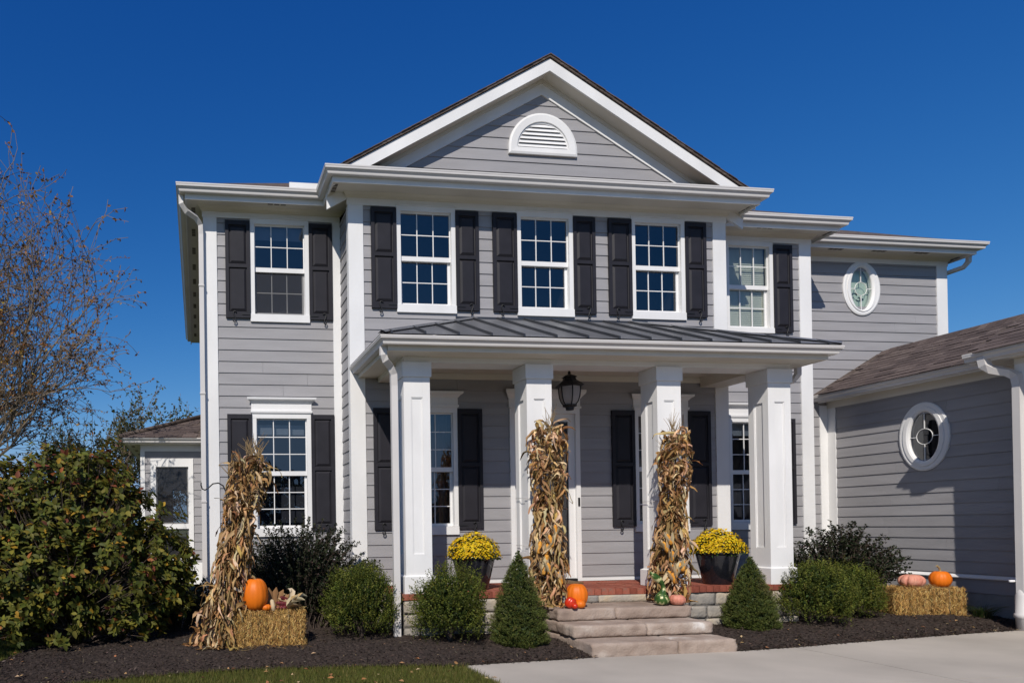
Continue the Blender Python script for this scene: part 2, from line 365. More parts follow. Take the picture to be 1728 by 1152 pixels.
# ================================================================== THE HOUSE
YL, YC, YR, YF, XG = 10.8, 10.128, 10.8, 11.476, 11.587
ZE = 6.597                                     # top of the main gutter
house = thing('house', (5.3, 10.8, 0), 'grey clapboard two-storey house with white columned porch and black shutters', 'house')
EXP = .1785
def rects_minus(u0, u1, openings):
    """intervals of [u0,u1] left after removing openings [(a,b)]"""
    out = [(u0, u1)]
    for a, b in openings:
        nx = []
        for s, e in out:
            if b <= s or a >= e: nx.append((s, e)); continue
            if a > s: nx.append((s, a))
            if b < e: nx.append((b, e))
        out = nx
    return [(s, e) for s, e in out if e-s > .004]
def wall_with_boards(F, u0, u1, z0, z1, zphase, holes, clip=None, back=True):
    """backing wall with openings + one lapped board per course and stretch; clip(z)->(ua,ub)"""
    us = sorted({u0, u1, *[h[0] for h in holes], *[h[1] for h in holes]}); zs = sorted({z0, z1, *[h[2] for h in holes], *[h[3] for h in holes]})
    us = [u for u in us if u0 <= u <= u1]; zs = [z for z in zs if z0 <= z <= z1]
    mb = MB()
    if clip is None:
        for a, b in zip(us, us[1:]):
            for c, d in zip(zs, zs[1:]):
                if not any(h[0] <= (a+b)/2 <= h[1] and h[2] <= (c+d)/2 <= h[3] for h in holes):
                    mb.add([F.p(a, -.004, c), F.p(b, -.004, c), F.p(b, -.004, d), F.p(a, -.004, d)], [(0, 1, 2, 3)])
    else:
        a0, b0 = clip(z0); zt = z0
        while clip(zt)[1]-clip(zt)[0] > .03: zt += .01
        a1, b1 = clip(zt); mb.add([F.p(a0, -.004, z0), F.p(b0, -.004, z0), F.p(b1, -.004, zt), F.p(a1, -.004, zt)], [(0, 1, 2, 3)]); z1 = zt
    w = mb.build('wall', 'siding', house)
    z = zphase - math.ceil((zphase-z0)/EXP)*EXP
    while z < z1:
        a, b = max(z, z0), min(z+EXP, z1)
        if b-a > .012:
            cuts = sorted({a, b, *[h[2] for h in holes if a < h[2] < b], *[h[3] for h in holes if a < h[3] < b]})
            for c, d in zip(cuts, cuts[1:]):
                if d-c < .006: continue
                hs = [(h[0], h[1]) for h in holes if h[2] <= (c+d)/2 <= h[3]]
                segs = rects_minus(u0, u1, hs)
                if clip is None and not hs:          # butt joints between board lengths
                    segs = [q for s, e in segs for q in (((s, e),) if e-s < 1.7 or random.random() < .45 else (lambda j: ((s, j-.0015), (j+.0015, e)))(random.uniform(s+.4, e-.4)))]
                for s, e in segs:
                    tb = .003+.013*(1-(c-z)/EXP); tt = .003+.013*(1-(d-z)/EXP)
                    if clip:
                        sa, ea = clip(c); sb, eb = clip(d-1e-4)
                        s, e, s2, e2 = sa, ea, sb, eb
                        if e-s < .02: continue
                        if e2 < s2: s2 = e2 = (s2+e2)/2
                    else: s2, e2 = s, e
                    V = [F.p(s, tb, c), F.p(e, tb, c), F.p(e2, tt, d), F.p(s2, tt, d), F.p(s, -.003, c), F.p(e, -.003, c), F.p(e2, -.003, d), F.p(s2, -.003, d)]
                    mobj('siding_board', V, [BF[0], BF[2], BF[3], BF[4], BF[5]], 'siding', w)
        z += EXP
    return w

# ---- windows
def grid_window(F, u0, u1, zt, zs, zb, rows, glass='glass', cornice=False, blind=None, curtain=False, screen=False, depth=.9):
    """double-hung window: casing u0..u1, zt top, zs top of sill board, zb bottom of sill board; returns the wall opening"""
    cw, ct = .066, .078
    mb = MB()
    mb.box(F, u0, u0+cw, -.07, .032, zs, zt-ct); mb.box(F, u1-cw, u1, -.07, .032, zs, zt-ct); mb.box(F, u0, u1, -.07, .034, zt-ct, zt)
    w = mb.build('window', 'white', house)
    fbox('sill', F, u0-.004, u1+.004, -.06, .045, zb, zs-.002, 'white', w)
    fbox('drip_cap', F, u0-.012, u1+.012, -.004, .05, zt+.001, zt+.014, 'white', w)
    a, b, z0, z1 = u0+cw, u1-cw, zs, zt-ct
    zm = (z0+z1)/2+.005; mr = .038
    for up_, (s0, s1), dd in ((True, (zm-mr, z1), -.012), (False, (z0, zm+mr-.006), -.052)):
        st = .016 if up_ else .036; rb = .07 if up_ else .045; rtp = .02 if up_ else .07
        m2 = MB(); d0, d1 = dd-.03, dd
        m2.box(F, a, a+st, d0, d1, s0, s1); m2.box(F, b-st, b, d0, d1, s0, s1)
        m2.box(F, a+st, b-st, d0, d1, s0, s0+rb); m2.box(F, a+st, b-st, d0, d1, s1-rtp, s1)
        m2.build('sash', 'white', w)
        ga, gb, gc, gd = a+st, b-st, s0+rb, s1-rtp; mw = .0065
        cols = 3; du = (gb-ga)/cols; dz = (gd-gc)/rows
        for i in range(1, cols): fbox('muntin', F, ga+i*du-mw, ga+i*du+mw, dd-.022, dd-.004, gc, gd, 'white', w)
        for j in range(1, rows):
            for i in range(cols):
                fbox('muntin', F, ga+i*du+(mw if i else 0), ga+(i+1)*du-(mw if i < cols-1 else 0), dd-.021, dd-.005, gc+j*dz-mw, gc+j*dz+mw, 'white', w)
        for i in range(cols):
            for j in range(rows):
                q = [F.p(ga+i*du, dd-.013, gc+j*dz), F.p(ga+(i+1)*du, dd-.013, gc+j*dz), F.p(ga+(i+1)*du, dd-.013, gc+(j+1)*dz), F.p(ga+i*du, dd-.013, gc+(j+1)*dz)]
                mobj('pane', q, [(0, 1, 2, 3)], glass, w)
        if screen and not up_:
            mobj('insect_screen', [F.p(a+.01, dd+.016, z0+.01), F.p(b-.01, dd+.016, z0+.01), F.p(b-.01, dd+.016, zm), F.p(a+.01, dd+.016, zm)], [(0, 1, 2, 3)], 'screen', w)
    # room behind
    V = boxv(F, a-.25, b+.25, -depth, -.085, z0-.25, z1+.2)
    fr_ = boxv(F, a-.02, b+.02, -.085, -.085, z0-.02, z1+.02)
    V2 = V[:4]+V[4:]; ring = [fr_[0], fr_[1], fr_[2], fr_[3]]
    mobj('room_lining', V+ring, [(4, 5, 6, 7), (0, 4, 7, 3), (1, 2, 6, 5), (0, 1, 5, 4), (3, 7, 6, 2), (0, 8, 9, 1), (1, 9, 10, 2), (2, 10, 11, 3), (3, 11, 8, 0)], 'room', w)
    if blind:
        kind, h = blind
        if kind == 'roll': fbox('blind', F, a, b, -.11, -.10, z1-h, z1, 'blind', w)
        elif kind == 'valance':
            for k in range(3): fbox('valance', F, a+.02+k*(b-a-.02)/3, a+(k+1)*(b-a-.02)/3, -.12-.01*k, -.10-.01*k, z1-h, z1-h*.35, 'blind', w)
        else:
            z = z1
            while z > z0+.02:
                c = F.p((a+b)/2, -.13, z-.018); m3 = MB(); m3.add([F.p(a+.004, -.106, z), F.p(b-.004, -.106, z), F.p(b-.004, -.092, z-.040), F.p(a+.004, -.092, z-.040)], [(0, 1, 2, 3)])
                m3.build('blind_slat', 'blind', w); z -= .034
    if curtain:
        for (s, e) in ((a, a+.2), (b-.26, b)):
            n = 22; V = []; Fc = []
            for i in range(n):
                t = i/(n-1); V += [F.p(s+(e-s)*t, -.24+.03*math.sin(t*19), z0-.2), F.p(s+(e-s)*t, -.24+.03*math.sin(t*19), z1)]
            mobj('curtain', V, [(2*i, 2*i+2, 2*i+3, 2*i+1) for i in range(n-1)], 'curtain', w, True)
    if cornice:
        mb = MB(); e = .075
        mb.box(F, u0-.02, u1+.02, -.004, .055, zt+.012, zt+.040)                 # lower bead
        mb.box(F, u0-.012, u1+.012, -.004, .030, zt+.040, zt+.150)               # frieze
        k = mb.build('cornice', 'white', w)
        pr = [(.030, zt+.150), (.042, zt+.160), (.060, zt+.185), (.092, zt+.205), (.098, zt+.222), (.098, zt+.238), (-.002, zt+.238), (-.002, zt+.150)]
        V = []; nn = len(pr)
        for sgn, ue in ((-1, u0-.012), (1, u1+.012)):
            for d, z in pr: V.append(F.p(ue+sgn*max(0, d-.030), d, z))
        Fc = [(i, i+nn, (i+1) % nn+nn, (i+1) % nn) for i in range(nn)] + [tuple(range(nn)), tuple(range(2*nn-1, nn-1, -1))]
        mobj('crown_moulding', V, Fc, 'white', w)
    return (u0+.01, u1-.01, zb+.01, zt-.01)
def shutter(F, u0, u1, z0, z1, hook=0):
    st, rtop, rmid, rbot = .052, .07, .055, .095
    zm = z0+rbot+(z1-z0-rbot-rtop)*.53
    mb = MB(); d0, d1 = .012, .05
    mb.box(F, u0, u0+st, d0, d1, z0, z1); mb.box(F, u1-st, u1, d0, d1, z0, z1)
    for a, b in ((z0, z0+rbot), (zm-rmid/2, zm+rmid/2), (z1-rtop, z1)): mb.box(F, u0+st, u1-st, d0, d1-.001, a, b)
    s = mb.build('shutter', 'shutter', house)
    for a, b in ((z0+rbot, zm-rmid/2), (zm+rmid/2, z1-rtop)):
        ua, ub, e, e2 = u0+st, u1-st, .008, .045
        V = [F.p(ua, .028, a), F.p(ub, .028, a), F.p(ub, .028, b), F.p(ua, .028, b),
             F.p(ua+e, .024, a+e), F.p(ub-e, .024, a+e), F.p(ub-e, .024, b-e), F.p(ua+e, .024, b-e),
             F.p(ua+e2, .046, a+e2), F.p(ub-e2, .046, a+e2), F.p(ub-e2, .046, b-e2), F.p(ua+e2, .046, b-e2)]
        Fc = [(8, 9, 10, 11)]
        for r0 in (0, 4):
            Fc += [(r0+i, r0+(i+1) % 4, r0+4+(i+1) % 4, r0+4+i) for i in range(4)]
        mobj('panel', V, Fc, 'shutter', s)
    if hook:
        # wrought S-scroll holdback, screwed to the wall below the shutter
        uc = u0+.28*(u1-u0) if hook < 0 else u0+.72*(u1-u0); sg = hook
        pts = []
        for k in range(9): a = math.pi*1.3*(k/8); pts.append(F.p(uc-sg*.022+sg*.022*math.cos(a)*(1-.3*k/8)*-1, .06, z0-.045-.028*math.sin(a)*.9))
        top = [F.p(uc-sg*.03+sg*.022*math.cos(a)*-1, .06, z0+.075+.022*math.sin(a)) for a in (0, .8, 1.6, 2.4, 3.1)]
        tube('holdback', top+[F.p(uc-sg*.012, .062, z0+.04), F.p(uc-sg*.03, .062, z0)]+pts, .009, 'iron', s, 6)
        ue = u1-.004 if hook < 0 else u0+.004
        fbox('hinge', F, min(ue, ue-(-hook)*.13), max(ue, ue-(-hook)*.13), .05, .058, z0+.045, z0+.06, 'iron', s)
    return s

FL, FC, FR, FF = front(YL), front(YC), front(YR), front(YF)
FG = Frame((XG, 0, 0), (0, -1, 0), (-1, 0, 0))
UT, US, UB = 6.306, 4.822, 4.702               # upper windows
LT, LS, LB = 3.279, 1.490, 1.365               # lower windows
holes = []
h1 = grid_window(FL, .846, 1.768, UT, US, UB, 2, blind=('roll', .20), screen=True)
h2 = grid_window(FL, .846, 1.768, LT, LS, LB, 3, cornice=True, blind=('valance', .24))
for a, b in ((.461, .844), (1.770, 2.139)):
    sg = -1 if a < 1 else 1
    shutter(FL, a, b, 4.753, 6.262, sg); shutter(FL, a, b, 1.450, 3.262, sg)
wall_with_boards(FL, .332, 2.146, .36, 6.30, 3.728, [h1, h2])
hc = []
for a, b in ((2.991, 3.912), (4.895, 5.814), (6.792, 7.707)):
    hc.append(grid_window(FC, a, b, UT, US, UB, 2))
    for s, e, k in ((a-.39, a-.002, -1), (b+.002, b+.365, 1)): shutter(FC, s, e, 4.753, 6.262, k)
hc.append(grid_window(FC, 2.985, 3.900, LT, LS, LB, 3, cornice=True, curtain=True))
hc.append(grid_window(FC, 6.792, 7.705, LT, LS, LB, 3, cornice=True, curtain=True))
for a, b in ((2.985, 3.9), (6.792, 7.705)):
    for s, e, k in ((a-.385, a-.002, -1), (b+.002, b+.388, 1)): shutter(FC, s, e, 1.450, 3.262, k)
DX0, DX1, DZT = 4.735, 5.875, 3.285            # door casing
hc.append((DX0+.01, DX1-.01, .62, DZT-.01))
wall_with_boards(FC, 2.483, 8.203, .665, 6.285, 4.796, hc)
hr1 = grid_window(FR, 8.974, 9.874, UT, US, UB+.03, 2, glass='glass3', blind=('slats', 0))
hr2 = grid_window(FR, 8.974, 9.874, LT, LS, LB, 3, cornice=True, blind=('roll', .22))
for a, b in ((8.60, 8.972), (9.876, 10.234)):
    shutter(FR, a, b, 4.753, 6.262, 1 if a > 9 else 0); shutter(FR, a, b, 1.450, 3.262, 1 if a > 9 else 0)
wall_with_boards(FR, 8.43, 10.386, .36, 6.30, 4.796, [hr1, hr2])

# ---- oval windows
def oval(F, uc, zc, ow, oh, iw, ih, glass):
    n = 56; V = []; Fc = []
    rings = [(ow, oh, .004), (ow, oh, .030), (ow-.05, oh-.05, .040), (ow-.15, oh-.14, .036), (ow-.155, oh-.145, .050), (iw+.07, ih+.07, .050), (iw+.02, ih+.02, .034), (iw, ih, .022), (iw, ih, -.05)]
    for w_, h_, d in rings:
        for i in range(n): a = 2*math.pi*i/n; V.append(F.p(uc+w_/2*math.cos(a), d, zc+h_/2*math.sin(a)))
    for k in range(len(rings)-1):
        for i in range(n): Fc.append((k*n+i, k*n+(i+1) % n, (k+1)*n+(i+1) % n, (k+1)*n+i))
    w = mobj('oval_window', V, [f[::-1] for f in Fc] if False else Fc, 'white', house)
    for i in range(4):      # quarter panes
        a0 = i*math.pi/2; q = [F.p(uc, 0.0, zc)]+[F.p(uc+iw/2*math.cos(a0+math.pi/2*j/12), 0.0, zc+ih/2*math.sin(a0+math.pi/2*j/12)) for j in range(13)]
        mobj('pane', q, [tuple(range(14))], glass, w)
    mw = .0055; rc = .125
    for s in (-1, 1):
        fbox('muntin', F, uc-mw, uc+mw, .002, .014, zc+s*rc if s > 0 else zc-ih/2+.004, zc+ih/2-.004 if s > 0 else zc-rc, 'white', w)
        fbox('muntin', F, uc+rc if s > 0 else uc-iw/2+.004, uc+iw/2-.004 if s > 0 else uc-rc, .003, .013, zc-mw, zc+mw, 'white', w)
    pts = [F.p(uc+rc*math.cos(2*math.pi*i/28), .008, zc+rc*math.sin(2*math.pi*i/28)) for i in range(29)]
    tube('muntin', pts, .006, 'white', w, 6)
    V = boxv(F, uc-iw/2-.03, uc+iw/2+.03, -.7, -.05, zc-ih/2-.03, zc+ih/2+.03)
    mobj('room_lining', V, [BF[1], BF[2], BF[3], BF[4], BF[5]], 'room', w)
    k_ = []
    return w
ov = oval(FF, 12.334, 5.818, .788, 1.006, .45, .795, 'glass3')
ov['label'] = 'white oval window with a pale patterned shade behind'
fbox('shade', FF, 12.10, 12.57, -.085, -.075, 5.40, 6.25, 'shade_cloth', ov)
sc_ = []
for (cx_, cz_, r0, a0, a1) in ((12.26, 5.70, .07, .3, 4.6), (12.36, 5.66, .05, 3.6, 8.2), (12.22, 5.60, .045, 1.0, 5.0), (12.42, 5.63, .04, 0, 4.2)):
    tube('scroll', [FF.p(cx_+r0*math.cos(a0+(a1-a0)*t/14)*(1-.04*t), -.066, cz_+r0*math.sin(a0+(a1-a0)*t/14)*(1-.04*t)) for t in range(15)], .007, 'iron', ov, 5)
oval(FG, -9.735, 2.829, .79, 1.10, .457, .79, 'glass')
E1 = []
for (uc, zc, ow, oh) in ((12.334, 5.818, .788, 1.006), (-9.735, 2.829, .79, 1.10)): E1.append((uc-ow/2*.72, uc+ow/2*.72, zc-oh/2*.66, zc+oh/2*.66))
wall_with_boards(FF, 10.55, 13.957, .36, 6.30, 6.092, [E1[0]])
wall_with_boards(FG, -11.296, -8.03, .66, 3.56, 2.819, [E1[1]])

# ---- corner boards, friezes, water table
def board(F, u0, u1, z0, z1, d=.026, name='corner_board', m='white'): return fbox(name, F, u0, u1, -.004, d, z0, z1, m, house)
wbox('corner_board', .125, .332, YL-.026, YL+.15, .2, 6.30, 'white', house)
board(FL, 2.146, 2.285, .3, 6.30)
wbox('corner_board', 2.255, 2.483, YC-.026, YC+.10, .3, 6.285, 'white', house)
wbox('corner_board', 8.203, 8.43, YC-.026, YC+.15, .62, 6.285, 'white', house)
wbox('corner_board', 10.386, 10.612, YR-.026, YR+.15, .3, 6.30, 'white', house)
wbox('corner_board', 13.957, 14.184, YF-.026, YF+.15, .3, 6.30, 'white', house)
board(FF, 11.406, 11.560, .3, 3.62); board(FG, -11.474, -11.296, .3, 3.56)
# bay's left flank: lapped boards between the corner boards
FB = Frame((2.281, 0, 0), (0, -1, 0), (-1, 0, 0))
wall_with_boards(FB, -10.775, -10.232, .36, 6.285, 4.796, [])
for F, a, b, z0 in ((FL, .11, 2.27, 6.30), (FC, 2.24, 8.445, 6.285), (FR, 8.44, 10.625, 6.30), (FF, 10.62, 14.2, 6.30)):
    fbox('frieze_board', F, a, b, -.004, .030, z0, 6.40, 'white', house)
    V = []; pr = [(.028, 6.385), (.045, 6.392), (.062, 6.425), (.095, 6.448), (.10, 6.468), (-.004, 6.468), (-.004, 6.385)]; nn = len(pr)
    for u, e in ((a, -1), (b, 1)):
        for d, z in pr: V.append(F.p(u+e*max(0, d-.03), d, z))
    mobj('crown_moulding', V, [(i, i+nn, (i+1) % nn+nn, (i+1) % nn) for i in range(nn)]+[tuple(range(nn)), tuple(range(2*nn-1, nn-1, -1))], 'cream', house)
fbox('frieze_board', FG, -11.474, -8.03, -.004, .030, 3.56, 3.69, 'cream', house)
fbox('frieze_board', FC, 2.49, 8.2, -.004, .034, 3.71, 3.80, 'cream', house)
fbox('base_board', FC, 2.483, 4.735, -.004, .026, .62, .664, 'white', house)
fbox('base_board', FC, 5.875, 8.203, -.004, .026, .62, .664, 'white', house)
mobj('water_table', [FG.p(u, d, z) for u in (-11.3, -8.03) for d, z in ((-.004, .60), (.05, .60), (.055, .615), (.0, .66))], [(0, 4, 5, 1), (1, 5, 6, 2), (2, 6, 7, 3), (0, 1, 2, 3), (4, 7, 6, 5)], 'white', house)
fbox('siding_board', FG, -11.3, -8.03, -.004, .018, .39, .598, 'siding', house)
fbox('foundation', FG, -11.4, -8.03, -.15, .004, -.1, .388, 'concrete2', house)
fbox('foundation', FL, .15, 2.3, -.15, .004, -.1, .358, 'concrete2', house); fbox('foundation', FR, 8.4, 10.6, -.15, .004, -.1, .358, 'concrete2', house); fbox('foundation', FF, 10.6, 11.58, -.15, .004, -.1, .358, 'concrete2', house)
# hidden flanks and rear so that the house is closed
mobj('wall', [(.15, YL+.14, 0), (.15, 18.4, 0), (14.15, 18.4, 0), (14.15, YF+.14, 0), (.15, YL+.14, 6.45), (.15, 18.4, 6.45), (14.15, 18.4, 6.45), (14.15, YF+.14, 6.45)], [(0, 4, 5, 1), (1, 5, 6, 2), (2, 6, 7, 3)], 'siding', house)
mobj('wall', [(8.41, YC+.14, .3), (8.41, YR, .3), (8.41, YR, 6.4), (8.41, YC+.14, 6.4)], [(0, 1, 2, 3)], 'siding', house)
mobj('wall', [(10.59, YR+.14, .3), (10.59, YF, .3), (10.59, YF, 6.4), (10.59, YR+.14, 6.4)], [(0, 1, 2, 3)], 'siding', house)

# ---- door
dr = MB(); dr.box(FC, DX0, DX0+.07, -.09, .034, .62, DZT-.08); dr.box(FC, DX1-.07, DX1, -.09, .034, .62, DZT-.08); dr.box(FC, DX0, DX1, -.09, .036, DZT-.08, DZT)
door = dr.build('door', 'white', house)
st = MB(); a, b = DX0+.07, DX1-.07
st.box(FC, a, a+.10, -.05, -.012, .66, DZT-.08); st.box(FC, b-.10, b, -.05, -.012, .66, DZT-.08); st.box(FC, a+.10, b-.10, -.05, -.012, .66, .79); st.box(FC, a+.10, b-.10, -.05, -.012, DZT-.2, DZT-.08)
st.build('storm_door_frame', 'white', door)
mobj('pane', [FC.p(a+.10, -.03, .79), FC.p(b-.10, -.03, .79), FC.p(b-.10, -.03, DZT-.2), FC.p(a+.10, -.03, DZT-.2)], [(0, 1, 2, 3)], 'glass2', door)
fbox('door_slab', FC, a+.09, b-.09, -.16, -.12, .66, DZT-.14, 'shutter', door)
for z0, z1 in ((.85, 1.45), (1.6, 2.9)):
    for s, e in ((a+.18, (a+b)/2-.05), ((a+b)/2+.05, b-.18)): bevel(fbox('door_panel', FC, s, e, -.12, -.105, z0, z1, 'shutter', door), .006, 1)
fbox('threshold', FC, a, b, -.1, .03, .622, .656, 'iron', door)
fbox('doorbell', FC, 5.825, 5.853, .036, .05, 1.78, 1.905, 'iron', door)
tube('door_handle', [FC.p(a+.05, -.012, 1.62), FC.p(a+.05, .05, 1.62), FC.p(a+.05, .05, 1.74), FC.p(a+.05, -.012, 1.74)], .009, 'iron', door)
cn = MB(); cn.box(FC, DX0-.02, DX1+.02, -.004, .055, DZT+.002, DZT+.03); cn.box(FC, DX0-.012, DX1+.012, -.004, .03, DZT+.03, DZT+.15); cn.build('cornice', 'white', door)
pr = [(.030, .150), (.042, .160), (.060, .190), (.092, .225), (.10, .25), (.10, .28), (-.002, .28), (-.002, .150)]; V = []; nn = len(pr)
for sgn, ue in ((-1, DX0-.012), (1, DX1+.012)):
    for d, z in pr: V.append(FC.p(ue+sgn*max(0, d-.03), d, DZT+z))
mobj('crown_moulding', V, [(i, i+nn, (i+1) % nn+nn, (i+1) % nn) for i in range(nn)]+[tuple(range(nn)), tuple(range(2*nn-1, nn-1, -1))], 'white', door)

# ---- main eaves: gutter, fascia, soffit
def kprof(zt, h=.115): return [(-.125, zt), (-.125, zt-h), (-.050, zt-h), (-.044, zt-h+.012), (-.040, zt-h+.035), (-.022, zt-h+.055), (-.006, zt-h+.066), (-.004, zt-.022), (0, zt-.020), (0, zt), (-.014, zt), (-.014, zt-.03), (-.115, zt-.04)]
EP = [(-.272, 18.76), (-.272, 10.310), (1.818, 10.310), (1.818, 9.563), (8.815, 9.563), (8.815, 10.320), (10.985, 10.320), (10.985, 10.97), (14.52, 10.97), (14.52, 17.0)]
for i in range(len(EP)-1):       # one gutter per straight run, mitred at the corners
    lo, hi = max(0, i-1), min(len(EP)-1, i+2); sub = EP[lo:hi+1]
    # build mitred ends by sweeping neighbours and keeping only run i
    D = [(Vector(EP[k+1])-Vector(EP[k])).normalized() for k in range(len(EP)-1)]; Nn = [Vector((d.y, -d.x)) for d in D]
    def mit(k):
        if k == 0: return Nn[0]
        if k == len(EP)-1: return Nn[-1]
        return (Nn[k-1]+Nn[k])/(1+Nn[k-1].dot(Nn[k]))
    prof = kprof(ZE); k = len(prof); V = []
    for q in (i, i+1):
        m_ = mit(q)
        for o, z in prof: V.append((EP[q][0]+m_.x*o, EP[q][1]+m_.y*o, z))
    mobj('gutter', V, [(j, (j+1) % k, (j+1) % k+k, j+k) for j in range(k)]+[tuple(range(k-1, -1, -1)), tuple(range(k, 2*k))], 'gutter', house)
sweep('fascia', [(-.128, 6.60), (-.128, 6.405), (-.150, 6.405), (-.150, 6.60)], EP, 'white', house, True)
sweep('soffit', [(-.150, 6.452), (-.52, 6.452)], EP, 'cream', house)
def soffit_vent(x, y, along='x', z=6.452, n=3):
    mb = MB()
    for k in range(n):
        o = (k-(n-1)/2)*.10
        if along == 'x': mb.box(G0, x+o-.038, x+o+.038, -(y+.03), -(y-.03), z-.006, z-.001)
        else: mb.box(G0, x-.03, x+.03, -(y+o+.038), -(y+o-.038), z-.006, z-.001)
    mb.build('soffit_vent', 'dark_void', house)
for k in range(10): soffit_vent(-.02, 10.95+k*.78, 'y')
soffit_vent(1.25, 10.56); soffit_vent(2.03, 9.98, 'y'); soffit_vent(8.68, 10.0, 'y'); soffit_vent(10.83, 10.6, 'y'); soffit_vent(9.55, 10.55); soffit_vent(11.6, 11.25); soffit_vent(12.5, 11.25); soffit_vent(13.4, 11.25); soffit_vent(14.35, 11.5, 'y')

# ---- gable
GX, GZ, PT = 5.338, 8.525, .5705
def rk(dx): return PT*abs(dx)
rakeY = 9.84
for s in (-1, 1):
    xe = GX+s*3.40
    def at(x, y, dz): return (x, y, GZ-rk(x-GX)+dz)
    for nm, y0, y1, za, zb, m in (('rake_board', rakeY, rakeY+.025, -.185, 0, 'white'), ('rake_soffit', rakeY+.026, YC, -.16, -.156, 'cream'), ('rake_frieze', YC-.03, YC+.004, -.388, -.162, 'white'), ('rake_trim', YC-.045, YC-.0305, -.22, -.162, 'cream')):
        V = [at(GX, y0, za), at(xe, y0, za), at(xe, y0, zb), at(GX, y0, zb), at(GX, y1, za), at(xe, y1, za), at(xe, y1, zb), at(GX, y1, zb)]
        mobj(nm, V, BF if s > 0 else [f[::-1] for f in BF], m, house)
    xr = GX+s*3.40
    V = [at(GX, rakeY-.025, .012), at(xr, rakeY-.025, .012), at(xr, rakeY-.025, .05), at(GX, rakeY-.025, .05), at(GX, 15, .012), at(xr, 15, .012), at(xr, 15, .05), at(GX, 15, .05)]
    mobj('roof', V, BF if s > 0 else [f[::-1] for f in BF], 'shingle_far', house)
    # ragged shingle butts showing along the rake
    for k in range(24):
        t0, t1 = k/24*3.5, (k+1)/24*3.5; xa, xb = GX+s*t0, GX+s*t1; j = random.uniform(0, .012)
        V = [at(xa, rakeY-.034-j, .048), at(xb, rakeY-.034-j, .052), at(xb, rakeY-.034-j, .064), at(xa, rakeY-.034-j, .06), at(xa, rakeY+.2, .048), at(xb, rakeY+.2, .052), at(xb, rakeY+.2, .064), at(xa, rakeY+.2, .06)]
        mobj('shingle', V, BF if s > 0 else [f[::-1] for f in BF], 'shingle', bpy.data.objects['roof'] if s < 0 else bpy.data.objects['roof.001'])
def gclip(z):
    hw = (8.145-z)/PT; return (GX-hw, GX+hw)
gv = []
wall_with_boards(FC, 2.6, 8.0, 6.60, 8.14, 7.082, gv, clip=gclip)
V = [(1.93, 9.58, 6.565), (8.72, 9.58, 6.565), (8.78, YC, 6.885), (1.95, YC, 6.885)]
mobj('pent_roof', V, [(0, 1, 2, 3)], 'shingle_far', house)
# half-round louvred vent
n = 30; vw, vz, vb = .557, 7.275, 7.19
def arch(r, zb_, d): return [FC.p(5.34+r*math.cos(math.pi*i/n), d, vz+r*math.sin(math.pi*i/n)) for i in range(n+1)]+[FC.p(5.34-r, d, zb_), FC.p(5.34+r, d, zb_)]
prof = [(vw, vb, .01), (vw, vb, .05), (vw-.03, vb+.03, .06), (vw-.13, vb+.10, .055), (vw-.135, vb+.10, .035), (vw-.155, vb+.115, .035), (vw-.155, vb+.115, .012)]
V = []
for r, zb_, d in prof: V += arch(r, zb_, d)
k = n+3; Fc = [(q*k+i, q*k+(i+1) % k, (q+1)*k+(i+1) % k, (q+1)*k+i) for q in range(len(prof)-1) for i in range(k)]
vent = mobj('gable_vent', V, Fc, 'white', house)
r_in = vw-.155
for j in range(6):
    z0 = vb+.118+j*.062; h = max(0, z0+.05-vz); 
    if h >= r_in: continue
    hw = math.sqrt(max(.0004, r_in**2-h*h)); h0 = max(0, z0-vz); hb = math.sqrt(max(.0004, r_in**2-h0*h0))
    mobj('louvre', [FC.p(5.34-hb, .044, z0), FC.p(5.34+hb, .044, z0), FC.p(5.34+hw, .016, z0+.06), FC.p(5.34-hw, .016, z0+.06), FC.p(5.34-hb, .036, z0), FC.p(5.34+hb, .036, z0)], [(0, 1, 2, 3), (4, 5, 1, 0)], 'white', vent)

# ---- hip roofs behind (only slivers show)
def hip(x0, x1, y0, y1, z0, pitch, nm='roof'):
    h = min((x1-x0), (y1-y0))/2; z1 = z0+h*pitch
    if (x1-x0) >= (y1-y0): T = [(x0+h, y0+h, z1), (x1-h, y0+h, z1)]
    else: T = [(x0+h, y0+h, z1), (x0+h, y1-h, z1)]
    V = [(x0, y0, z0), (x1, y0, z0), (x1, y1, z0), (x0, y1, z0)]+T
    if (x1-x0) >= (y1-y0): Fc = [(0, 1, 5, 4), (1, 2, 5), (2, 3, 4, 5), (3, 0, 4)]
    else: Fc = [(0, 1, 4), (1, 2, 5, 4), (2, 3, 5), (3, 0, 4, 5)]
    return mobj(nm, V, Fc, 'shingle_far', house)
hip(-.255, 10.98, 10.35, 18.74, 6.59, .545); hip(7.5, 14.54, 11.02, 17.0, 6.59, .54)
wbox('flashing', 1.42, 1.86, 10.36, 10.40, 6.61, 6.70, 'white', house)

# ================================================================== PORCH
PE = [(2.248, YC), (2.248, 8.33), (8.70, 8.33), (8.70, YC+.6)]
PZ = 3.868
D = [(Vector(PE[k+1])-Vector(PE[k])).normalized() for k in range(3)]; Nn = [Vector((d.y, -d.x)) for d in D]
for i in range(3):
    prof = kprof(PZ, .105); k = len(prof); V = []
    for q in (i, i+1):
        m_ = Nn[0] if q == 0 else Nn[2] if q == 3 else (Nn[q-1]+Nn[q])/(1+Nn[q-1].dot(Nn[q]))
        for o, z in prof: V.append((PE[q][0]+m_.x*o, PE[q][1]+m_.y*o, z))
    mobj('gutter', V, [(j, (j+1) % k, (j+1) % k+k, j+k) for j in range(k)]+[tuple(range(k-1, -1, -1)), tuple(range(k, 2*k))], 'gutter', house)
sweep('fascia', [(-.128, 3.85), (-.128, 3.703), (-.150, 3.703), (-.150, 3.85)], PE, 'cream', house, True)
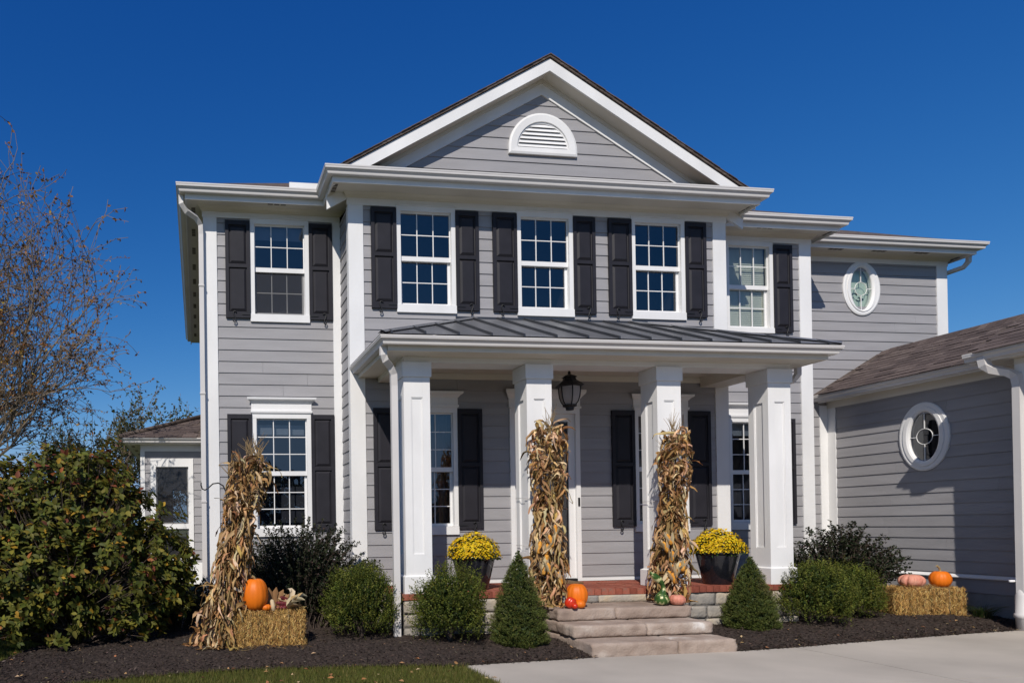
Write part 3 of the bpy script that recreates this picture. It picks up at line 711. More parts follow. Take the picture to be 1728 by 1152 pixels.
sweep('soffit', [(-.150, 3.708), (-.50, 3.708)], PE, 'cream', house)
wbox('porch_beam', 2.675, 8.30, 8.79, 9.13, 3.641, 3.84, 'white', house)
wbox('porch_beam', 2.675, 3.03, 9.131, YC-.036, 3.641, 3.84, 'cream', house); wbox('porch_beam', 7.93, 8.30, 9.131, YC-.036, 3.641, 3.84, 'cream', house)
for a in (3.12, 4.55, 6.0):
    pass
pc = MB()
for k in range(11): pc.box(G0, 3.031, 7.929, -(9.132+(k+1)*.0866-.004), -(9.132+k*.0866), 3.795, 3.83)
pc.build('porch_ceiling', 'cream', house)
def column(cx):
    cyy = 8.955; h = .177
    F4 = [Frame((cx, cyy, 0), (1, 0, 0), (0, -1, 0)), Frame((cx, cyy, 0), (0, -1, 0), (-1, 0, 0)), Frame((cx, cyy, 0), (0, 1, 0), (1, 0, 0)), Frame((cx, cyy, 0), (-1, 0, 0), (0, 1, 0))]
    c = wbox('porch_column', cx-h+.018, cx+h-.018, cyy-h+.018, cyy+h-.018, .63, 3.64, 'white', house)
    for i, F in enumerate(F4):
        e = h if i in (0, 3) else h-.0185
        for s in (-1, 1):
            fbox('stile', F, min(s*.078, s*e), max(s*.078, s*e), h-.0185, h, .856, 3.444, 'white', c)
        fbox('rail', F, -.0775, .0775, h-.0185, h-.0006, .856, 1.13, 'white', c); fbox('rail', F, -.0775, .0775, h-.0185, h-.0006, 3.18, 3.444, 'white', c)
        m3 = MB()
        for s in (-1, 1): m3.box(F, min(s*.066, s*.0775), max(s*.066, s*.0775), h-.018, h-.008, 1.131, 3.179)
        m3.box(F, -.0655, .0655, h-.018, h-.008, 3.168, 3.179); m3.box(F, -.0655, .0655, h-.018, h-.008, 1.131, 1.142); m3.build('panel_bead', 'white', c)
    bevel(wbox('capital', cx-.197, cx+.197, cyy-.197, cyy+.197, 3.4445, 3.6405, 'white', c), .006, 2)
    b0 = .208; V = []
    for hh, z in ((b0, .626), (b0, .845), (h+.002, .862)):
        V += [(cx-hh, cyy-hh, z), (cx+hh, cyy-hh, z), (cx+hh, cyy+hh, z), (cx-hh, cyy+hh, z)]
    mobj('base', V, [(k*4+i, k*4+(i+1) % 4, k*4+4+(i+1) % 4, k*4+4+i) for k in (0, 1) for i in range(4)]+[(8, 9, 10, 11), (3, 2, 1, 0)], 'white', c)
    return c
for cx in (2.845, 4.536, 6.423, 8.108): column(cx)

# standing-seam metal roof
e0 = 8.35; z_e = 3.882; X0, X1 = 2.27, 8.68; yw = YC-.02; PS = (4.63-z_e)/(yw-e0)
def pz(y): return z_e+PS*(y-e0)
run = yw-e0; HR = 1.10
pr_ = mobj('metal_roof', [(X0, e0, z_e), (X1, e0, z_e), (X1-run*HR, yw, pz(yw)), (X0+run*HR, yw, pz(yw)), (X0, yw, z_e), (X1, YC+.6, z_e), (X1-run*HR, YC+.6, pz(yw))], [(0, 1, 2, 3), (0, 3, 4), (1, 5, 6, 2)], 'seam', house)
xs = [X0]+[2.829-.4335+.4335*k for k in range(15) if X0 < 2.829-.4335+.4335*k < X1]+[X1]
def topy(x): return min(yw, e0+min(x-X0, X1-x)/HR)
for a, b in zip(xs, xs[1:]):
    br = sorted({a+.006, b-.006, *[v for v in (X0+run*HR, X1-run*HR) if a+.006 < v < b-.006]})
    ring = [(a+.006, e0-.01), (b-.006, e0-.01)]+[(x, max(topy(x)-.004, e0)) for x in br[::-1]]
    n_ = len(ring); V = [(x, y, pz(y)+.008) for x, y in ring]
    mobj('metal_panel', V, [tuple(range(n_))], 'metal', pr_)
for x in xs[1:-1]:
    y1 = topy(x)-.02; V = []
    for y in (e0-.012, y1):
        z = pz(y)+.008; V += [(x-.011, y, z), (x+.011, y, z), (x+.008, y, z+.036), (x-.008, y, z+.036)]
    mobj('standing_seam', V, [(0, 1, 2, 3), (7, 6, 5, 4), (0, 4, 5, 1), (1, 5, 6, 2), (2, 6, 7, 3), (3, 7, 4, 0)], 'seam', pr_)
for sx, xa, xb in ((1, X0, X0+run*HR), (-1, X1, X1-run*HR)):      # hip caps
    d_ = Vector((xb-xa, run, pz(yw)-z_e)).normalized(); V = []
    for t in (0, 1):
        p_ = Vector((xa+(xb-xa)*t, e0+run*t, (z_e if t == 0 else pz(yw))+.045)); pe = Vector((-d_.y, d_.x, 0)).normalized()
        V += [p_-pe*.06-Vector((0, 0, .034)), p_, p_+pe*.06-Vector((0, 0, .034))]
    mobj('hip_cap', V, [(0, 1, 4, 3), (1, 2, 5, 4)], 'metal', pr_)
for j in range(4):  # panels of the left flank
    ya, yb = e0+.0+j*run/4, e0+(j+1)*run/4
    mobj('metal_panel', [(X0-.01, ya+.006, z_e+.008), (X0-.01, yb-.006, z_e+.008), (X0+(yb-e0)*HR, yb-.006, pz(yb)+.004), (X0+(ya-e0)*HR+.01, ya+.006, pz(ya)+.006)], [(0, 3, 2, 1)], 'metal', pr_)
wbox('flashing', X0+run*HR-.3, X1-run*HR+.3, yw-.012, yw+.02, pz(yw)-.01, pz(yw)+.035, 'seam', house)

# brick floor on a stone base
pf = wbox('porch_floor', 2.62, 8.33, 8.76, YC-.004, .1, .555, 'mortar', house)
me_b = None
bw = .094; nb = int((8.345-2.59)/(bw+.008)); step = (8.345-2.59)/nb
hb = mesh_from(boxv(G0, 0, step-.008, -.2, 0, .545, .625), BF, 'brick', 'brick_header')
for k in range(nb):
    o = bpy.data.objects.new('brick', hb); o.location = (2.59+k*step, 8.738+random.uniform(-.003, .003), random.uniform(-.002, .002)); link(o, pf)
fb = mesh_from(boxv(G0, 0, .232, -.112, 0, .56, .622), BF, 'brick', 'brick_stretcher')
for r_ in range(10):
    y = 8.944+r_*.1205; off = .12*(r_ % 2)
    for k in range(24):
        x = 2.60+off+k*.24
        if x+.232 > 8.345 or y+.112 > YC-.004: continue
        o = bpy.data.objects.new('brick', fb); o.location = (x, y, random.uniform(-.003, .002)); link(o, pf)
from mathutils import noise as MN
def rough_box(name, x0, x1, y0, y1, z0, z1, m, parent, amp=.01, res=.035, seed=0, bev=.010, side=True):
    """split-faced stone block: gridded faces pushed by smooth noise, worn edges"""
    lo = (x0, y0, z0); hi = (x1, y1, z1); n = [max(2, min(60, int((hi[k]-lo[k])/res)+1)) for k in range(3)]
    idx = {}; V = []; F = []; sd_ = Vector((seed*3.17, seed*1.73, seed*.91))
    def vert(i, j, k):
        if (i, j, k) in idx: return idx[i, j, k]
        t = (i/n[0], j/n[1], k/n[2]); p = Vector([lo[q]+(hi[q]-lo[q])*t[q] for q in range(3)]); on = [0 if (i, j, k)[q] == 0 else 1 if (i, j, k)[q] == n[q] else None for q in range(3)]
        q_ = p.copy(); ne = sum(o is not None for o in on)
        a_ = MN.noise(p*7+sd_)*.9+MN.noise(p*19+sd_)*.6+MN.noise(p*45+sd_)*.35
        for ax in range(3):
            if on[ax] is None: continue
            s = -1 if on[ax] == 0 else 1; f = (1.0, 1.0, .18)[ax]
            if ax == 0 and not side: f = 0
            q_[ax] += s*amp*a_*f
            if ne > 1: q_[ax] -= s*bev*(.7+.6*MN.noise(p*14+sd_))
        idx[i, j, k] = len(V); V.append(q_); return idx[i, j, k]
    for ax in range(3):
        u, w = [(1, 2), (0, 2), (0, 1)][ax]
        for s in (0, 1):
            for p_ in range(n[u]):
                for r_ in range(n[w]):
                    def ix(a1, b1):
                        q = [0, 0, 0]; q[ax] = n[ax]*s; q[u] = a1; q[w] = b1; return vert(*q)
                    f = (ix(p_, r_), ix(p_+1, r_), ix(p_+1, r_+1), ix(p_, r_+1)); F.append(f if (s == 1) != (ax == 1) else f[::-1])
    return mobj(name, V, F, m, parent, True)
sid = 0
for (xa, xb) in ((2.615, 4.40), (6.19, 8.335)):
    z = -.03
    for hrow in (.215, .175, .178):
        x = xa
        while x < xb-.02:
            L_ = random.uniform(.18, .42); 
            if xb-x-L_ < .14: L_ = xb-x
            sid += 1; rough_box('stone', x+.006, x+L_-.006, 8.742+random.uniform(-.012, .012), 8.80, z+.006, z+hrow-.006, 'stone', pf, .012, .04, sid, .010, False); x += L_
        z += hrow
# flank stones
z = -.03
for hrow in (.215, .175, .178):
    y = 8.81
    while y < YC-.1:
        L_ = min(random.uniform(.22, .42), YC-y); sid += 1
        rough_box('stone', 2.605, 2.66, y+.006, y+L_-.006, z+.006, z+hrow-.006, 'stone', pf, .010, .06, sid, .010); y += L_
    z += hrow

# stone steps
steps = thing('stone_steps', (5.3, 7.9, 0), 'three wide tan stone steps leading up to the porch', 'steps')
for i, (y0, y1, z0, z1, js) in enumerate(((8.109, 8.735, .302, .451, 5.17), (7.724, 8.735, .152, .299, 5.32), (7.364, 8.735, -.05, .148, 5.47))):
    xa, xb = ((4.39, 6.215), (4.385, 6.185), (4.392, 6.192))[i]
    rough_box('stone_block', xa, js-.004, y0, y1, z0, z1, 'slab', steps, .018, .03, 40+i, .012); rough_box('stone_block', js+.004, xb, y0+.004, y1-.003, z0, z1-.002, 'slab', steps, .018, .03, 50+i, .012)
rough_box('riser_stone', 4.40, 5.3, 8.712, 8.74, .445, .542, 'stone', steps, .004, .04, 61, .004, False); rough_box('riser_stone', 5.305, 6.19, 8.714, 8.74, .445, .542, 'stone', steps, .004, .04, 62, .004, False)

# ================================================================== GARAGE WING: low link roof and garage block
def shingle_roof(xe, ze, y0, y1, slope, xr, parent_name, n_courses, uaxis='y', clip_lo=None):
    pass
XE, GZE = 11.237, 3.797
SL = .57; cs = 1/math.sqrt(1+SL*SL)
def roof_plane(xe, ze, ya, yb, xr):
    zr = ze+SL*(xr-xe)
    return mobj('roof', [(xe, ya, ze), (xe, yb, ze), (xr, yb, zr), (xr, ya, zr), (2*xr-xe, ya, ze), (2*xr-xe, yb, ze)], [(0, 3, 2, 1), (3, 4, 5, 2)], 'shingle_far', house)
def shingles_X(roof, xe, ze, ya, yb, xr, vis_top=99, seed=1):
    """courses of laminated tabs on a plane that rises towards +X; eave along Y"""
    rr = random.Random(seed); ex = .135; nx = int((xr-xe)/cs/ex)
    proto = {}
    for w_ in (.16, .20, .24, .28, .33):
        for th in (.010, .017):
            L_ = .19; V = []
            # local: u along -Y, v up slope, n normal
            up_ = Vector((cs, 0, SL*cs)); nn = Vector((-SL*cs, 0, cs)); vy = Vector((0, -1, 0))
            for v0, t in ((0, th), (L_, .003)):
                for u_ in (.003, w_-.003): V.append(vy*u_+up_*v0+nn*t)
            for v0 in (0, L_):
                for u_ in (.003, w_-.003): V.append(vy*u_+up_*v0+nn*.0005)
            # butt faces down-slope
            proto[w_, th] = mesh_from(V, [(0, 1, 3, 2), (4, 5, 1, 0), (4, 0, 2, 6), (1, 5, 7, 3)], 'shingle', 'shingle_tab')
    for i in range(nx+1):
        v = i*ex; y = yb-rr.uniform(0, .2)+.2
        while y > ya:
            w_ = rr.choice((.16, .20, .24, .28, .33)); th = rr.choice((.010, .010, .017))
            if y-w_ < ya: 
                if y-ya < .1: break
            if y <= yb+.001:
                o = bpy.data.objects.new('shingle', proto[w_, th]); o.location = (xe+v*cs, y, ze+v*SL*cs+.004); link(o, roof)
            y -= w_
YB, XB = 8.046, 11.015
rl = roof_plane(XE, GZE-.005, 7.0, YF-.01, 12.65)
shingles_X(rl, XE-.03, GZE-.02, 8.30, YF-.02, 12.65, seed=3)
XE2 = 10.65; rb_ = roof_plane(XE2, GZE-.005, 2.5, 8.43, 14.5)
shingles_X(rb_, XE2-.03, GZE-.02, 6.9, 8.44, 13.2, seed=5)
# ridge caps of the link roof
for k in range(24):
    y = YF-.1-k*.135; z = 4.603
    if y < 8.2: break
    mobj('ridge_cap', [(12.65-.13, y, z-.07), (12.65, y, z+.028), (12.65+.13, y, z-.07), (12.65-.13, y-.17, z-.06), (12.65, y-.17, z+.040), (12.65+.13, y-.17, z-.06)], [(0, 1, 4, 3), (1, 2, 5, 4), (3, 4, 5)], 'shingle', rl)
def straight_gutter(p, q, zt):
    d = (Vector(q)-Vector(p)).normalized(); nrm = Vector((d.y, -d.x)); prof = kprof(zt); k = len(prof); V = []
    for e in (p, q):
        for o, z in prof: V.append((e[0]+nrm.x*o, e[1]+nrm.y*o, z))
    return mobj('gutter', V, [(j, (j+1) % k, (j+1) % k+k, j+k) for j in range(k)]+[tuple(range(k-1, -1, -1)), tuple(range(k, 2*k))], 'gutter', house)
straight_gutter((XE, YF-.03), (XE, 8.20), GZE); straight_gutter((XE2, 8.43), (XE2, 2.5), GZE)
wbox('fascia', XE+.126, XE+.15, 8.05, YF-.03, 3.66, 3.78, 'white', house); wbox('soffit', XE+.151, XG-.031, 8.05, YF-.03, 3.69, 3.70, 'cream', house)
wbox('fascia', XE2+.126, XE2+.15, 2.5, 8.43, 3.66, 3.78, 'white', house); wbox('soffit', XE2+.151, XB+.6, 2.5, 8.43, 3.665, 3.68, 'cream', house)
FBk = Frame((XB, 0, 0), (0, -1, 0), (-1, 0, 0))
wall_with_boards(FBk, -YB+.17, -2.6, .66, 3.55, 2.819, [])
fbox('corner_board', FBk, -YB, -YB+.17, -.15, .026, .2, 3.58, 'white', house)
mobj('wall', [(XB, YB, 0), (XG+.1, YB, 0), (XG+.1, YB, 3.7), (XB, YB, 3.7)], [(0, 1, 2, 3)], 'siding', house)
fbox('frieze_board', FBk, -YB, -2.6, -.004, .03, 3.58, 3.66, 'cream', house)
fbox('water_table', FBk, -YB, -2.6, -.004, .05, .60, .655, 'white', house); fbox('foundation', FBk, -YB, -2.6, -.15, .006, -.1, .598, 'concrete2', house)
mobj('wall', [(XG, YB, 3.5), (XG, YF, 3.5), (16, YF, 3.5), (16, 2.6, 3.5), (XB, 2.6, 0), (16, 2.6, 0), (16, 2.6, 3.7), (XB, 2.6, 3.7)], [(4, 5, 6, 7)], 'siding', house)

# ---- downspouts
def downspout(pts, w=.05, d=.036, boot=None, strap=()):
    """rectangular corrugated pipe along pts"""
    P = [Vector(p) for p in pts]; V = []; Fc = []
    for i, p_ in enumerate(P):
        t = (P[min(i+1, len(P)-1)]-P[max(i-1, 0)]).normalized()
        a = Vector((1, 0, 0)) if abs(t.x) < .8 else Vector((0, 1, 0)); 
        a = (a-t*a.dot(t)).normalized(); b = t.cross(a)
        for ca, cb in ((-w, -d), (-w*.3, -d*1.12), (0, -d*.95), (w*.3, -d*1.12), (w, -d), (w, d), (-w, d)): V.append(p_+a*ca+b*cb)
    k = 7
    for i in range(len(P)-1):
        for j in range(k): Fc.append((i*k+j, i*k+(j+1) % k, (i+1)*k+(j+1) % k, (i+1)*k+j))
    Fc += [tuple(range(k-1, -1, -1)), tuple(range((len(P)-1)*k, len(P)*k))]
    o = mobj('downspout', V, Fc, 'gutter', house)
    for s_ in strap: wbox('strap', pts[-1][0]-w-.006, pts[-1][0]+w+.006, pts[-1][1]-d-.01, pts[-1][1]+d+.03, s_, s_+.025, 'gutter', o)
    if boot:
        x, y, z = boot
        V, Fb = tube_mesh([(x, y, -.02), (x, y, .16), (x, y, .17), (x, y, .22), (x, y, .23), (x, y, .46), (x, y, .56)], [.075, .085, .10, .10, .085, .085, .055], 14); mobj('drain_boot', V, Fb, 'gutter', o, True)
    return o
downspout([(-.20, 10.50, 6.48), (-.20, 10.50, 6.36), (-.12, 10.55, 6.27), (.02, 10.64, 6.22), (.085, 10.70, 6.14), (.09, 10.72, 6.0), (.09, 10.72, .12)], .036, .03, strap=(5.2, 3.55, 1.9))
downspout([(2.33, 8.52, 3.77), (2.33, 8.52, 3.66), (2.36, 8.54, 3.60), (2.45, 8.62, 3.54), (2.50, 8.66, 3.45), (2.51, 8.68, 3.30), (2.51, 8.68, .05)], .042, .032)
downspout([(8.62, 9.0, 3.77), (8.62, 9.0, 3.62), (8.58, 9.05, 3.54), (8.48, 9.15, 3.50), (8.36, 9.2, 3.50)], .036, .03)
downspout([(14.42, 11.25, 6.49), (14.42, 11.26, 6.33), (14.38, 11.32, 6.24), (14.27, 11.55, 6.20), (14.235, 11.75, 6.12), (14.235, 11.85, 6.0), (14.235, 11.86, 4.0)], .036, .03)
downspout([(10.73, 8.22, 3.72), (10.73, 8.2, 3.60), (10.77, 8.16, 3.54), (10.88, 8.05, 3.48), (10.94, 7.99, 3.42), (10.955, 7.97, 3.30), (10.955, 7.97, .5)], .058, .045, (10.955, 7.97, 0))
tube('spigot', [(10.95, 8.03, .655), (10.84, 8.05, .655)], .016, 'white', house)

# ---- sunroom behind on the left
Ys = 14.6; FS = front(Ys)
whole = (-.962, -.091, .80, 2.952)
wS = MB(); wS.box(FS, -.962, -.855, -.06, .03, .86, 2.95); wS.box(FS, -.192, -.091, -.06, .03, .86, 2.95); wS.box(FS, -.855, -.192, -.06, .03, 2.78, 2.95); wS.box(FS, -.855, -.192, -.06, .03, .80, .88); wS.box(FS, -.855, -.192, -.06, .03, 1.50, 1.60)
win = wS.build('window', 'white', house)
for z0, z1 in ((.88, 1.5), (1.6, 2.78)):
    fr_ = MB(); a, b = -.855, -.192
    fr_.box(FS, a, a+.03, -.05, -.02, z0, z1); fr_.box(FS, b-.03, b, -.05, -.02, z0, z1); fr_.box(FS, a+.03, b-.03, -.05, -.02, z0, z0+.03); fr_.box(FS, a+.03, b-.03, -.05, -.02, z1-.03, z1); fr_.build('sash', 'white', win)
    mobj('pane', [FS.p(a+.03, -.035, z0+.03), FS.p(b-.03, -.035, z0+.03), FS.p(b-.03, -.035, z1-.03), FS.p(a+.03, -.035, z1-.03)], [(0, 1, 2, 3)], 'glass3', win)
mobj('insect_screen', [FS.p(-.84, -.012, .9), FS.p(-.20, -.012, .9), FS.p(-.20, -.012, 2.77), FS.p(-.84, -.012, 2.77)], [(0, 1, 2, 3)], 'screen', win)
V = boxv(FS, -1.1, .10, -3.2, -.07, .3, 3.0); mobj('room_lining', V, [BF[2], BF[3], BF[4], BF[5]], 'room', win)
# far wall of the sunroom with its own opening: daylight shows through
fw_ = MB(); FS2 = front(Ys+3.2); fw_.box(FS2, -1.1, -.62, 0, .05, .3, 3.0); fw_.box(FS2, -.62, .1, 0, .05, 2.45, 3.0); fw_.box(FS2, -.62, .1, 0, .05, .3, 1.3); fw_.build('wall', 'room', house)
wall_with_boards(FS, -1.076, .10, .80, 3.10, 3.728, [whole])
fbox('base_board', FS, -1.146, .10, -.004, .035, .35, .798, 'white', house)
wbox('corner_board', -1.165, -1.076, Ys-.026, Ys+.15, .3, 3.13, 'white', house)
fbox('frieze_board', FS, -1.16, .10, -.004, .03, 3.10, 3.235, 'white', house)
SZ = 3.34; straight = [(-1.527, 18.0), (-1.527, 14.25), (.09, 14.25)]
k0 = kprof(SZ, .095); sweep('gutter', k0, straight, 'gutter', house, True)
sweep('soffit', [(-.13, 3.235), (-.42, 3.235)], straight, 'cream', house); sweep('fascia', [(-.128, 3.33), (-.128, 3.23), (-.145, 3.23), (-.145, 3.33)], straight, 'white', house, True)
for k in range(3): soffit_vent(-1.33, 14.9+k*.8, 'y', 3.235, 2)
mobj('wall', [(-1.146, Ys+.14, .3), (-1.146, 17.8, .3), (-1.146, 17.8, 3.2), (-1.146, Ys+.14, 3.2)], [(0, 1, 2, 3)], 'siding', house)
SP = .40
rs = mobj('roof', [(-1.52, 14.26, SZ), (.12, 14.26, SZ), (.12, 15.9, SZ+1.64*SP), (-1.52, 18, SZ), (.12, 18, SZ+1.64*SP)], [(0, 1, 2), (0, 2, 4, 3)], 'shingle_far', house)
c2 = 1/math.sqrt(1+SP*SP); pro = {}
for w_ in (.18, .24, .30):
    V = []
    upv = Vector((0, c2, SP*c2)); nv = Vector((0, -SP*c2, c2))
    for v0, t in ((0, .014), (.19, .004)):
        for u_ in (.003, w_-.003): V.append(Vector((u_, 0, 0))+upv*v0+nv*t)
    for v0 in (0, .19):
        for u_ in (.003, w_-.003): V.append(Vector((u_, 0, 0))+upv*v0)
    pro[w_] = mesh_from(V, [(0, 1, 3, 2), (4, 5, 1, 0), (4, 0, 2, 6), (1, 5, 7, 3)], 'shingle', 'shingle_tab')
for i in range(11):
    v = i*.14; x = -1.53+v*c2+random.uniform(0, .06)
    while x < .09:
        w_ = random.choice((.18, .24, .30)); w2 = w_
        if x+w_ > .125: break
        o = bpy.data.objects.new('shingle', pro[w_]); o.location = (x, 14.24+v*c2, SZ-.008+v*SP*c2+.004); link(o, rs); x += w_
tube('hip_ridge', [(-1.53, 14.24, SZ+.02), (.10, 15.87, SZ+1.64*SP+.03)], .05, 'shingle_far', rs, 6)

# ================================================================== PORCH LANTERN, DOORMAT
lan = thing('porch_lantern', (5.31, 9.38, 3.0), 'black lantern with frosted panes hanging above the front door', 'lantern')
LX, LY, LZ = 5.31, 9.38, 3.155
def hexring(r, z, n=6, ph=.3): return [(LX+r*math.cos(2*math.pi*i/n+ph), LY+r*math.sin(2*math.pi*i/n+ph), z) for i in range(n)]
prof = [(.055, -.02), (.06, .02), (.095, .035), (.10, .05), (.085, .055)]
def ringmesh(prof, n=6, ph=.3):
    V = []; F = []
    for r, z in prof: V += hexring(r, LZ+z, n, ph)
    for k in range(len(prof)-1):
        for i in range(n): F.append((k*n+i, k*n+(i+1) % n, (k+1)*n+(i+1) % n, (k+1)*n+i))
    F += [tuple(range(n-1, -1, -1)), tuple(range((len(prof)-1)*n, len(prof)*n))]
    return V, F
V, F = ringmesh(prof, 12); mobj('base', V, F, 'iron', lan)
V, F = ringmesh([(.165, .312), (.205, .325), (.16, .365), (.10, .405), (.085, .44), (.11, .452), (.07, .475), (.03, .49), (.016, .50), (.022, .515), (.012, .545)], 6); mobj('roof', V, F, 'iron', lan)
pan = [(.082, .055), (.115, .10), (.138, .17), (.148, .25), (.150, .312)]
for i in range(6):
    V = []
    for r, z in pan:
        a0 = 2*math.pi*i/6+.3; a1 = a0+2*math.pi/6
        p0 = Vector((LX+r*math.cos(a0), LY+r*math.sin(a0), LZ+z)); p1 = Vector((LX+r*math.cos(a1), LY+r*math.sin(a1), LZ+z)); V += [p0.lerp(p1, .06), p0.lerp(p1, .94)]
    mobj('pane', V, [(2*k, 2*k+1, 2*k+3, 2*k+2) for k in range(4)], 'frost', lan)
    a0 = 2*math.pi*i/6+.3; tube('rib', [(LX+(r+.002)*math.cos(a0), LY+(r+.002)*math.sin(a0), LZ+z) for r, z in pan], .0085, 'iron', lan, 6)
tube('chain', [(LX, LY, LZ+.53), (LX, LY, 3.80)], .007, 'iron', lan, 6)
mat_ = wbox('doormat', 4.85, 5.62, 9.62, 10.02, .624, .642, 'mat_fibre', None); meta(mat_, 'brown coir doormat on the brick porch in front of the door', 'doormat')

# ================================================================== MUMS IN GLAZED POTS
def mum(px, py, rim, zr, label, pot_label, seed, fr=.345, fh=.33):
    rng = np.random.default_rng(seed); z0 = .626; h = zr-z0
    pot = thing('planter_pot', (px, py, z0), pot_label, 'pot', 'glazed planter pots on the porch')
    body = lathe('pot_body', [(rim*.60, 0), (rim*.64, .02), (rim*.80, h*.5), (rim*.93, h*.86), (rim*.93, h*.88), (rim, h*.90), (rim*1.0, h*.985), (rim*.97, h), (rim*.90, h), (rim*.86, h*.9)], (px, py, z0), 'pot', pot, 40)
    lathe('soil', [(.001, h*.9), (rim*.87, h*.9)], (px, py, z0), 'mulch', pot, 20)
    pl = thing('chrysanthemum', (px, py, zr-.03), label, 'flowers', 'yellow chrysanthemums in pots')
    n = 980; i = np.arange(n)+.5; ph = np.arccos(1-i/n*1.02); th = math.pi*(1+5**.5)*i
    d = np.c_[np.sin(ph)*np.cos(th), np.sin(ph)*np.sin(th), np.cos(ph)]
    lump = 1+.05*np.sin(d[:, 0]*7+seed)+.05*np.sin(d[:, 1]*8+d[:, 2]*5); c0 = np.array([px, py, zr-.02])
    pos = c0+d*np.array([fr, fr, fh])*lump[:, None]*(.97+.05*rng.uniform(-1, 1, (n, 1)))
    nr = unit(d+.35*rng.normal(size=(n, 3))); t = unit(np.cross(nr, rng.normal(size=(n, 3)))); b = np.cross(nr, t)
    V = []; F = []; C = []; k = 0; m_ = 8
    rr = rng.uniform(.013, .021, n); pc_ = palette(n, [(.72, .47, .008), (.80, .58, .02), (.60, .34, .006), (.50, .36, .02)], [5, 3, 2, 1], .12, rng)
    for q in range(n):
        ring = [pos[q]+(t[q]*math.cos(2*math.pi*j/m_)+b[q]*math.sin(2*math.pi*j/m_))*rr[q]*(1 if j % 2 else .72)+nr[q]*.004 for j in range(m_)]
        V += [pos[q]+nr[q]*.0]+ring; C += [pc_[q]*.75]+[pc_[q]]*m_; F += [(k, k+1+j, k+1+(j+1) % m_) for j in range(m_)]; k += m_+1
    npobj('blossoms', V, F, 'petal', pl, C, kind='stuff')
    n = 2600; d = rand_unit(n, rng); d[:, 2] = np.abs(d[:, 2])*1.0-.12; rad = rng.uniform(.55, .97, (n, 1))
    pos = c0+d*np.array([fr, fr, fh])*rad; V, F, C = leaf_arrays(pos, unit(d+.6*rng.normal(size=(n, 3))), rand_unit(n, rng), rng.uniform(.03, .05, n), rng.uniform(.014, .022, n), palette(n, [(.035, .07, .018), (.055, .095, .02), (.09, .11, .02)], [5, 4, 1], .2, rng))
    npobj('foliage', V, F, 'leaf', pl, C, kind='stuff')
mum(3.745, 9.17, .300, 1.087, 'yellow chrysanthemum dome in the pot left of the door', 'black glazed pot left of the door behind the boxwood', 1)
mum(7.315, 9.03, .295, 1.100, 'yellow chrysanthemum dome in the pot right of the door', 'black glazed pot right of the corn stalks on the porch', 2, .34, .315)

# ================================================================== PUMPKINS AND GOURDS
def pumpkin(name, c, r, h, m, label, cat='pumpkin', ribn=10, rib=.06, stem=.08, group=None, flat=.12, tilt=(0, 0), stem_bend=.03):
    root = thing(name, c, label, cat, group)
    prof = [(.001, h*.07)]
    for k in range(1, 18):
        a = math.pi*k/18; rr_ = r*math.sin(a)**.78; zz = h/2-h/2*math.cos(a); prof.append((rr_, zz + (h*flat*(1-min(1, rr_/(r*.45))) * (1 if a < math.pi/2 else -1))))
    prof.append((.001, h*(1-flat)))
    o = lathe('skin', prof, c, m, root, 72, rib, ribn)
    if tilt != (0, 0):
        R_ = Matrix.Translation(Vector(c)+Vector((0, 0, h/2))) @ Matrix.Rotation(tilt[0], 4, 'X') @ Matrix.Rotation(tilt[1], 4, 'Y') @ Matrix.Translation(-Vector(c)-Vector((0, 0, h/2)))
        o.data.transform(R_)
    if stem:
        x, y, z = c; z += h*(1-flat)-.005
        pts = [Vector((x, y, z)), Vector((x-.004, y, z+stem*.35)), Vector((x-stem_bend*.4, y-.005, z+stem*.7)), Vector((x-stem_bend*1.3, y-.008, z+stem))]
        if tilt != (0, 0): pts = [R_ @ p for p in pts]
        V, F = tube_mesh(pts, [.024*r/.13+.004, .012*r/.13+.002, .010*r/.13+.002, .013*r/.13+.002], 7); mobj('stem', V, F, 'stem', root)
    return root
BZ1, BZ2 = .50, .475
pumpkin('pumpkin', (.675, 8.45, BZ1), .158, .40, 'orange', 'tall orange pumpkin standing on the left straw bale', ribn=14, rib=.035, stem=.05, flat=.06)
pumpkin('pumpkin', (.80, 8.42, BZ1), .066, .085, 'orange', 'tiny orange pumpkin beside the tall one on the left bale', rib=.09, stem=.06)
pumpkin('pumpkin', (4.745, 8.29, .452), .135, .30, 'orange', 'large orange pumpkin at the left end of the top step', ribn=12, rib=.05, stem=0, flat=.08)
pumpkin('pumpkin', (4.71, 8.145, .452), .062, .098, 'orange', 'small orange pumpkin in front of the large one on the step', rib=.04, stem=0, ribn=8)
rg = pumpkin('gourd', (4.585, 8.16, .452), .068, .145, 'red', 'shiny red gourd beside the pumpkins on the top step', 'gourd', ribn=5, rib=.10, stem=.0, tilt=(.2, .5))
lathe('lobe', [(.001, 0), (.03, .01), (.038, .035), (.028, .062), (.001, .07)], (4.61, 8.10, .452), 'red', rg, 16)
pumpkin('pumpkin', (6.055, 8.185, .452), .10, .135, 'pink', 'warty pink pumpkin on the top step by the right corn stalks', ribn=11, rib=.07, stem=.05)
pumpkin('pumpkin', (10.70, 9.23, BZ2), .165, .20, 'pink', 'flat ribbed pink pumpkin on the right straw bale', ribn=9, rib=.17, stem=.02, flat=.16)
pumpkin('pumpkin', (11.02, 9.08, BZ2), .135, .255, 'orange', 'round orange pumpkin with curved stem on the right straw bale', ribn=12, rib=.03, stem=.11, stem_bend=.05)
sg = thing('swan_gourd', (5.86, 8.21, .452), 'green speckled swan-neck gourd on the top step', 'gourd')
gx, gy, gz = 5.86, 8.21, .452
